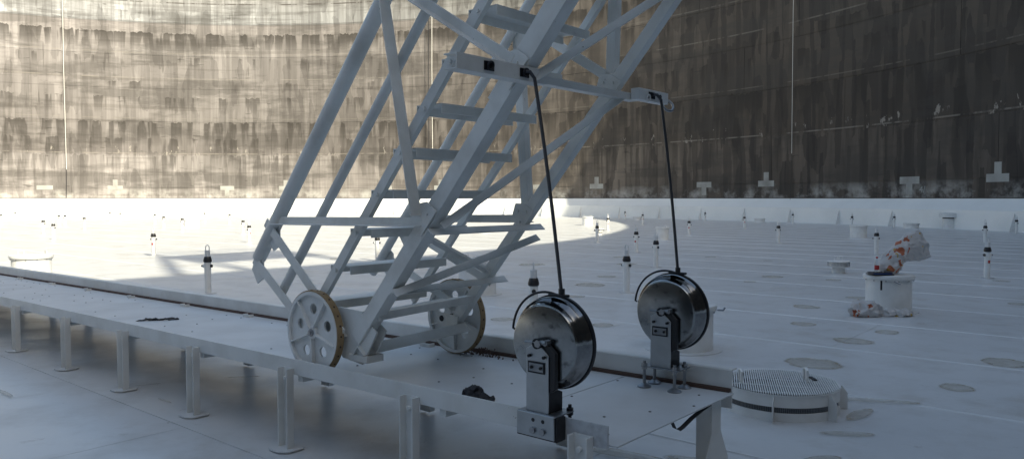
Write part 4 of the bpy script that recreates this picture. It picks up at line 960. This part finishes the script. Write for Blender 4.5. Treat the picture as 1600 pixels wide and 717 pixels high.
# tall far vent with a wide cap
d = thing('roof_vent', (24.46, 42.95, 0.008), 'tall white vent with wide overhanging cap at the far rim', 'roof vent')
c = (24.46, 42.95, 0)
MB().lathe([(0.34, 0.0), (0.34, 0.58)], c, (0, 0, 1), 32).build('neck', 'white', d, smooth=True, origin=d.origin)
MB().lathe([(0.345, 0.575), (0.335, 0.62), (0.335, 0.70)], c, (0, 0, 1), 32).build('gauze_band', 'black', d, origin=d.origin)
MB().lathe([(0.36, 0.66), (0.50, 0.64), (0.50, 0.86), (0.47, 0.89), (0.0, 0.93)], c, (0, 0, 1), 32).build('cap', 'white', d, smooth=True, origin=d.origin)
MB().box(c[0]+0.44, c[0]+0.50, c[1]-0.03, c[1]+0.03, 0.30, 0.64).build('bracket', 'white', d, origin=d.origin)
def dish(x, y, k, label):
    d = thing('breather_vent', (x, y, 0.008), label, 'roof vent', 'dish shaped breather vents'); c = (x, y, 0)
    B = lambda mb, nm, mat, smooth=False, p=None: mb.build(nm, mat, p or d, smooth=smooth, origin=d.origin)
    B(MB().lathe([(0.145*k, 0.0), (0.145*k, 0.13*k), (0.16*k, 0.15*k)], c, (0, 0, 1), 24), 'neck', 'white', True)
    B(MB().lathe([(0.10*k, 0.145*k), (0.235*k, 0.15*k), (0.24*k, 0.165*k), (0.0, 0.17*k)], c, (0, 0, 1), 28), 'tray', 'white', True)
    mb = MB()
    for i in range(48):
        a = 2*math.pi*i/48; mb.tube([(x+0.232*k*math.cos(a), y+0.232*k*math.sin(a), 0.165*k), (x+0.232*k*math.cos(a), y+0.232*k*math.sin(a), 0.27*k)], 0.003*k, 4)
    tag(B(mb, 'gauze_band', 'galv'), kind='stuff')
    B(MB().lathe([(0.19*k, 0.165*k), (0.19*k, 0.27*k)], c, (0, 0, 1), 24), 'inner_sleeve', 'white', True)
    B(MB().lathe([(0.24*k, 0.262*k), (0.242*k, 0.278*k), (0.23*k, 0.29*k), (0.0, 0.295*k)], c, (0, 0, 1), 28), 'lid', 'white', True)
    for a in (-0.06, 0.05):
        B(MB().tube([(x+a*k-0.04*k, y, 0.29*k), (x+a*k-0.04*k, y, 0.385*k), (x+a*k+0.04*k, y, 0.385*k), (x+a*k+0.04*k, y, 0.29*k)], 0.007*k, 6), 'handle', 'white', True)
dish(7.42, 17.4, 1.0, 'small white dish shaped vent on a stub left of the bottle')
dish(4.06, 35.78, 1.0, 'small sunlit dish shaped vent at the edge of the shade')

# ------------------------------------------------------------------ things left on the manhole and deck
mx, my, mz = 5.68, 11.54, 0.568
def loft(name, mat, secs, origin, nseg, amp, label, cat, seed):
    """secs: centre, half width vector, half depth vector; noise makes creases"""
    vs = []; fs = []
    for k, (c, hw, hd) in enumerate(secs):
        c, hw, hd = Vector(c), Vector(hw), Vector(hd)
        for j in range(nseg):
            a = 2*math.pi*j/nseg; p = c + hw*math.cos(a) + hd*math.sin(a)
            nv = noise.noise_vector(p*8 + Vector((seed, 0, 0))) + 0.55*noise.noise_vector(p*26 + Vector((0, seed, 0))) + Vector((0, 1.6*(0.5-abs(noise.noise(p*15))), 0))
            vs.append(p + nv*amp)
    for k in range(len(secs)-1):
        for j in range(nseg): fs.append((k*nseg+j, k*nseg+(j+1) % nseg, (k+1)*nseg+(j+1) % nseg, (k+1)*nseg+j))
    fs.append(tuple(reversed(range(nseg))))
    mb = MB(); mb.add(vs, fs)
    o = bpy.data.objects.new(name, mb.mesh(name, mat, origin, True)); COL.objects.link(o); o.location = origin
    o.data.polygons.foreach_set('use_smooth', [True]*len(o.data.polygons))
    tag(o, label, cat); return o
def lerp_secs(keys, n):
    out = []
    for i in range(n):
        u = i/(n-1)*(len(keys)-1); k = min(int(u), len(keys)-2); f = u-k
        out.append(tuple(Vector(a).lerp(Vector(b), f) for a, b in zip(keys[k], keys[k+1])))
    return out
# upright bag, blown over to the right at its mouth
b0 = Vector((mx, my-0.05, mz))
def K(l, r, hd): return ((b0.x+(l[0]+r[0])/2, b0.y, b0.z+(l[1]+r[1])/2), ((r[0]-l[0])/2, 0, (r[1]-l[1])/2), (0, hd, 0))
secs = lerp_secs([K((-.12, .012), (.10, .012), .10), K((-.17, .08), (.14, .06), .14), K((-.16, .18), (.17, .13), .14), K((-.08, .31), (.20, .18), .13), K((.06, .44), (.25, .20), .12), K((.20, .58), (.34, .20), .10), K((.40, .67), (.47, .21), .06), K((.47, .60), (.52, .22), .045), K((.56, .44), (.58, .25), .03)], 44)
loft('carrier_bag', 'bag', secs, (mx, my, mz), 56, 0.030, 'white carrier bag with orange print billowing on the manhole lid', 'bag', 1.0)
# flat tray, bottle
t_ = thing('folder', (mx-0.19, my-0.12, mz), 'flat dark folder lying under the bottle on the manhole', 'folder')
MB().box(mx-0.36, mx-0.04, my-0.25, my-0.02, mz+0.001, mz+0.016).build('board', 'blacksteel', t_, bevel=0.003, origin=t_.origin)
MB().box(mx-0.34, mx-0.08, my-0.27, my-0.06, mz+0.017, mz+0.026).build('cover', 'blue', t_, bevel=0.002, origin=t_.origin)
MB().box(mx-0.35, mx-0.06, my-0.24, my-0.04, mz+0.027, mz+0.036).build('board', 'black', t_, bevel=0.002, origin=t_.origin)
bx, by, bz_ = mx-0.245, my-0.13, mz+0.037
bt_ = thing('bottle', (bx, by, bz_), 'small clear drink bottle with red cap and red label', 'bottle')
BB = lambda mb, nm, mat: mb.build(nm, mat, bt_, smooth=True, origin=bt_.origin)
k_ = 1.0
BB(MB().lathe([(0.0, 0.0), (0.030, 0.001), (0.034, 0.012), (0.033, 0.06), (0.031, 0.08), (0.034, 0.10), (0.034, 0.125), (0.024, 0.165), (0.014, 0.195), (0.013, 0.212)], (bx, by, bz_), (0, 0, 1), 24), 'body', 'clear')
BB(MB().lathe([(0.0345, 0.035), (0.0345, 0.10)], (bx, by, bz_), (0, 0, 1), 24), 'paper_label', 'red')
BB(MB().lathe([(0.016, 0.205), (0.017, 0.228), (0.0, 0.230)], (bx, by, bz_), (0, 0, 1), 18), 'cap', 'red')
# crumpled bag and sack on the deck
def blob(name, mat, c, size, amp, seed, label, cat, freq=7.0, flat=0.25, rz=0.0, sub=5):
    bm = bmesh.new(); bmesh.ops.create_icosphere(bm, subdivisions=sub, radius=1.0)
    for v in bm.verts:
        q = v.co.copy(); w = Vector((q.x*size[0], q.y*size[1], q.z*size[2]))
        nv = noise.noise_vector(w*freq + Vector((seed, seed, 0))) + 0.55*noise.noise_vector(w*freq*2.3 + Vector((0, seed, 0)))
        rdg = abs(noise.noise(w*freq*1.6 + Vector((seed*2, 0, 0))))
        w += nv*amp - v.normal*rdg*amp*1.2
        if w.z < -size[2]*flat: w.z = -size[2]*flat + (w.z + size[2]*flat)*0.02
        v.co = w + Vector((0, 0, size[2]*flat))
    me = bpy.data.meshes.new(name); bm.to_mesh(me); bm.free(); me.materials.append(M[mat])
    me.polygons.foreach_set('use_smooth', [True]*len(me.polygons))
    o = bpy.data.objects.new(name, me); COL.objects.link(o); o.location = c; o.rotation_euler = (0, 0, rz)
    if label: tag(o, label, cat)
    return o
blob('carrier_bag', 'bag2', (5.10, 11.02, 0.012), (0.27, 0.19, 0.17), 0.06, 3.3, 'crumpled white and orange carrier bag lying beside the manhole foot', 'bag', 6.0, 0.35)
blob('sack', 'sack', (5.55, 11.02, 0.012), (0.24, 0.13, 0.09), 0.035, 8.1, 'limp pale grey sack lying flat against the manhole foot', 'sack', 7.0, 0.3)
# gloves dropped in a heap
g0 = tn(-3.03, 3.27, pt(-3)); g1 = tn(-2.93, 3.23, pt(-2.9))
blob('work_glove', 'grey', g0, (0.062, 0.05, 0.052), 0.024, 4.2, 'crumpled dark grey work glove on the runway, left one of the heap', 'glove', 22.0, 0.3, 0.4, 4)
blob('work_glove', 'grey', g1, (0.075, 0.045, 0.036), 0.024, 9.7, 'crumpled dark grey work glove on the runway, right one of the heap', 'glove', 24.0, 0.3, -0.5, 4)
# rag on the runway
blob('rag', 'rag', tn(-7.5, 3.52, pt(-7.5)), (0.21, 0.035, 0.016), 0.026, 2.2, 'thin dark strip of rag lying on the runway at left', 'rag', 14.0, 0.3, R_(12), 4)
# strap under the runway end
st = thing('strap', (-1.9, 3.9, 0.4), 'dark webbing strap looped under the runway end plate', 'strap', track=True)
vs = []; fs = []
pp = [(-1.90, 3.56, 0.545), (-1.90, 3.59, 0.505), (-1.90, 3.635, 0.485), (-1.90, 3.68, 0.490), (-1.90, 3.78, 0.515), (-1.90, 3.90, 0.535), (-1.90, 4.00, 0.545)]
for a, b, c_ in pp: vs += [(a-0.014, b, c_), (a+0.008, b+0.004, c_-0.006), (a+0.008, b+0.004, c_-0.009), (a-0.014, b, c_-0.003)]
for i in range(len(pp)-1):
    for j in range(4): fs.append((i*4+j, i*4+(j+1) % 4, i*4+4+(j+1) % 4, i*4+4+j))
MB().add(vs, fs).build('webbing', 'grey', st)
# rusty grit swept up by the back wheel
mb = MB(); rng = random.Random(5)
for i in range(200):
    t = -3.82 + rng.gauss(0, 0.09); n = 4.20 + rng.gauss(0, 0.035); s = rng.uniform(0.003, 0.010); z0 = pt(t) + 0.05*math.exp(-((t+3.82)/0.09)**2)*rng.random()
    mb.add([(t-s, n, z0), (t+s, n-s, z0), (t+s*0.3, n+s, z0+s*0.4), (t, n, z0+s*1.8)], [(0, 1, 3), (1, 2, 3), (2, 0, 3), (0, 2, 1)])
o = mb.build('rust_grit', 'rust', None, origin=(0, 0, 0)); o.rotation_euler = (0, 0, TRK)
tag(o, 'loose rusty grit heaped at the foot of the back wheel', 'grit', kind='stuff')
print('deck plates', kp, 'objects', len(bpy.data.objects))
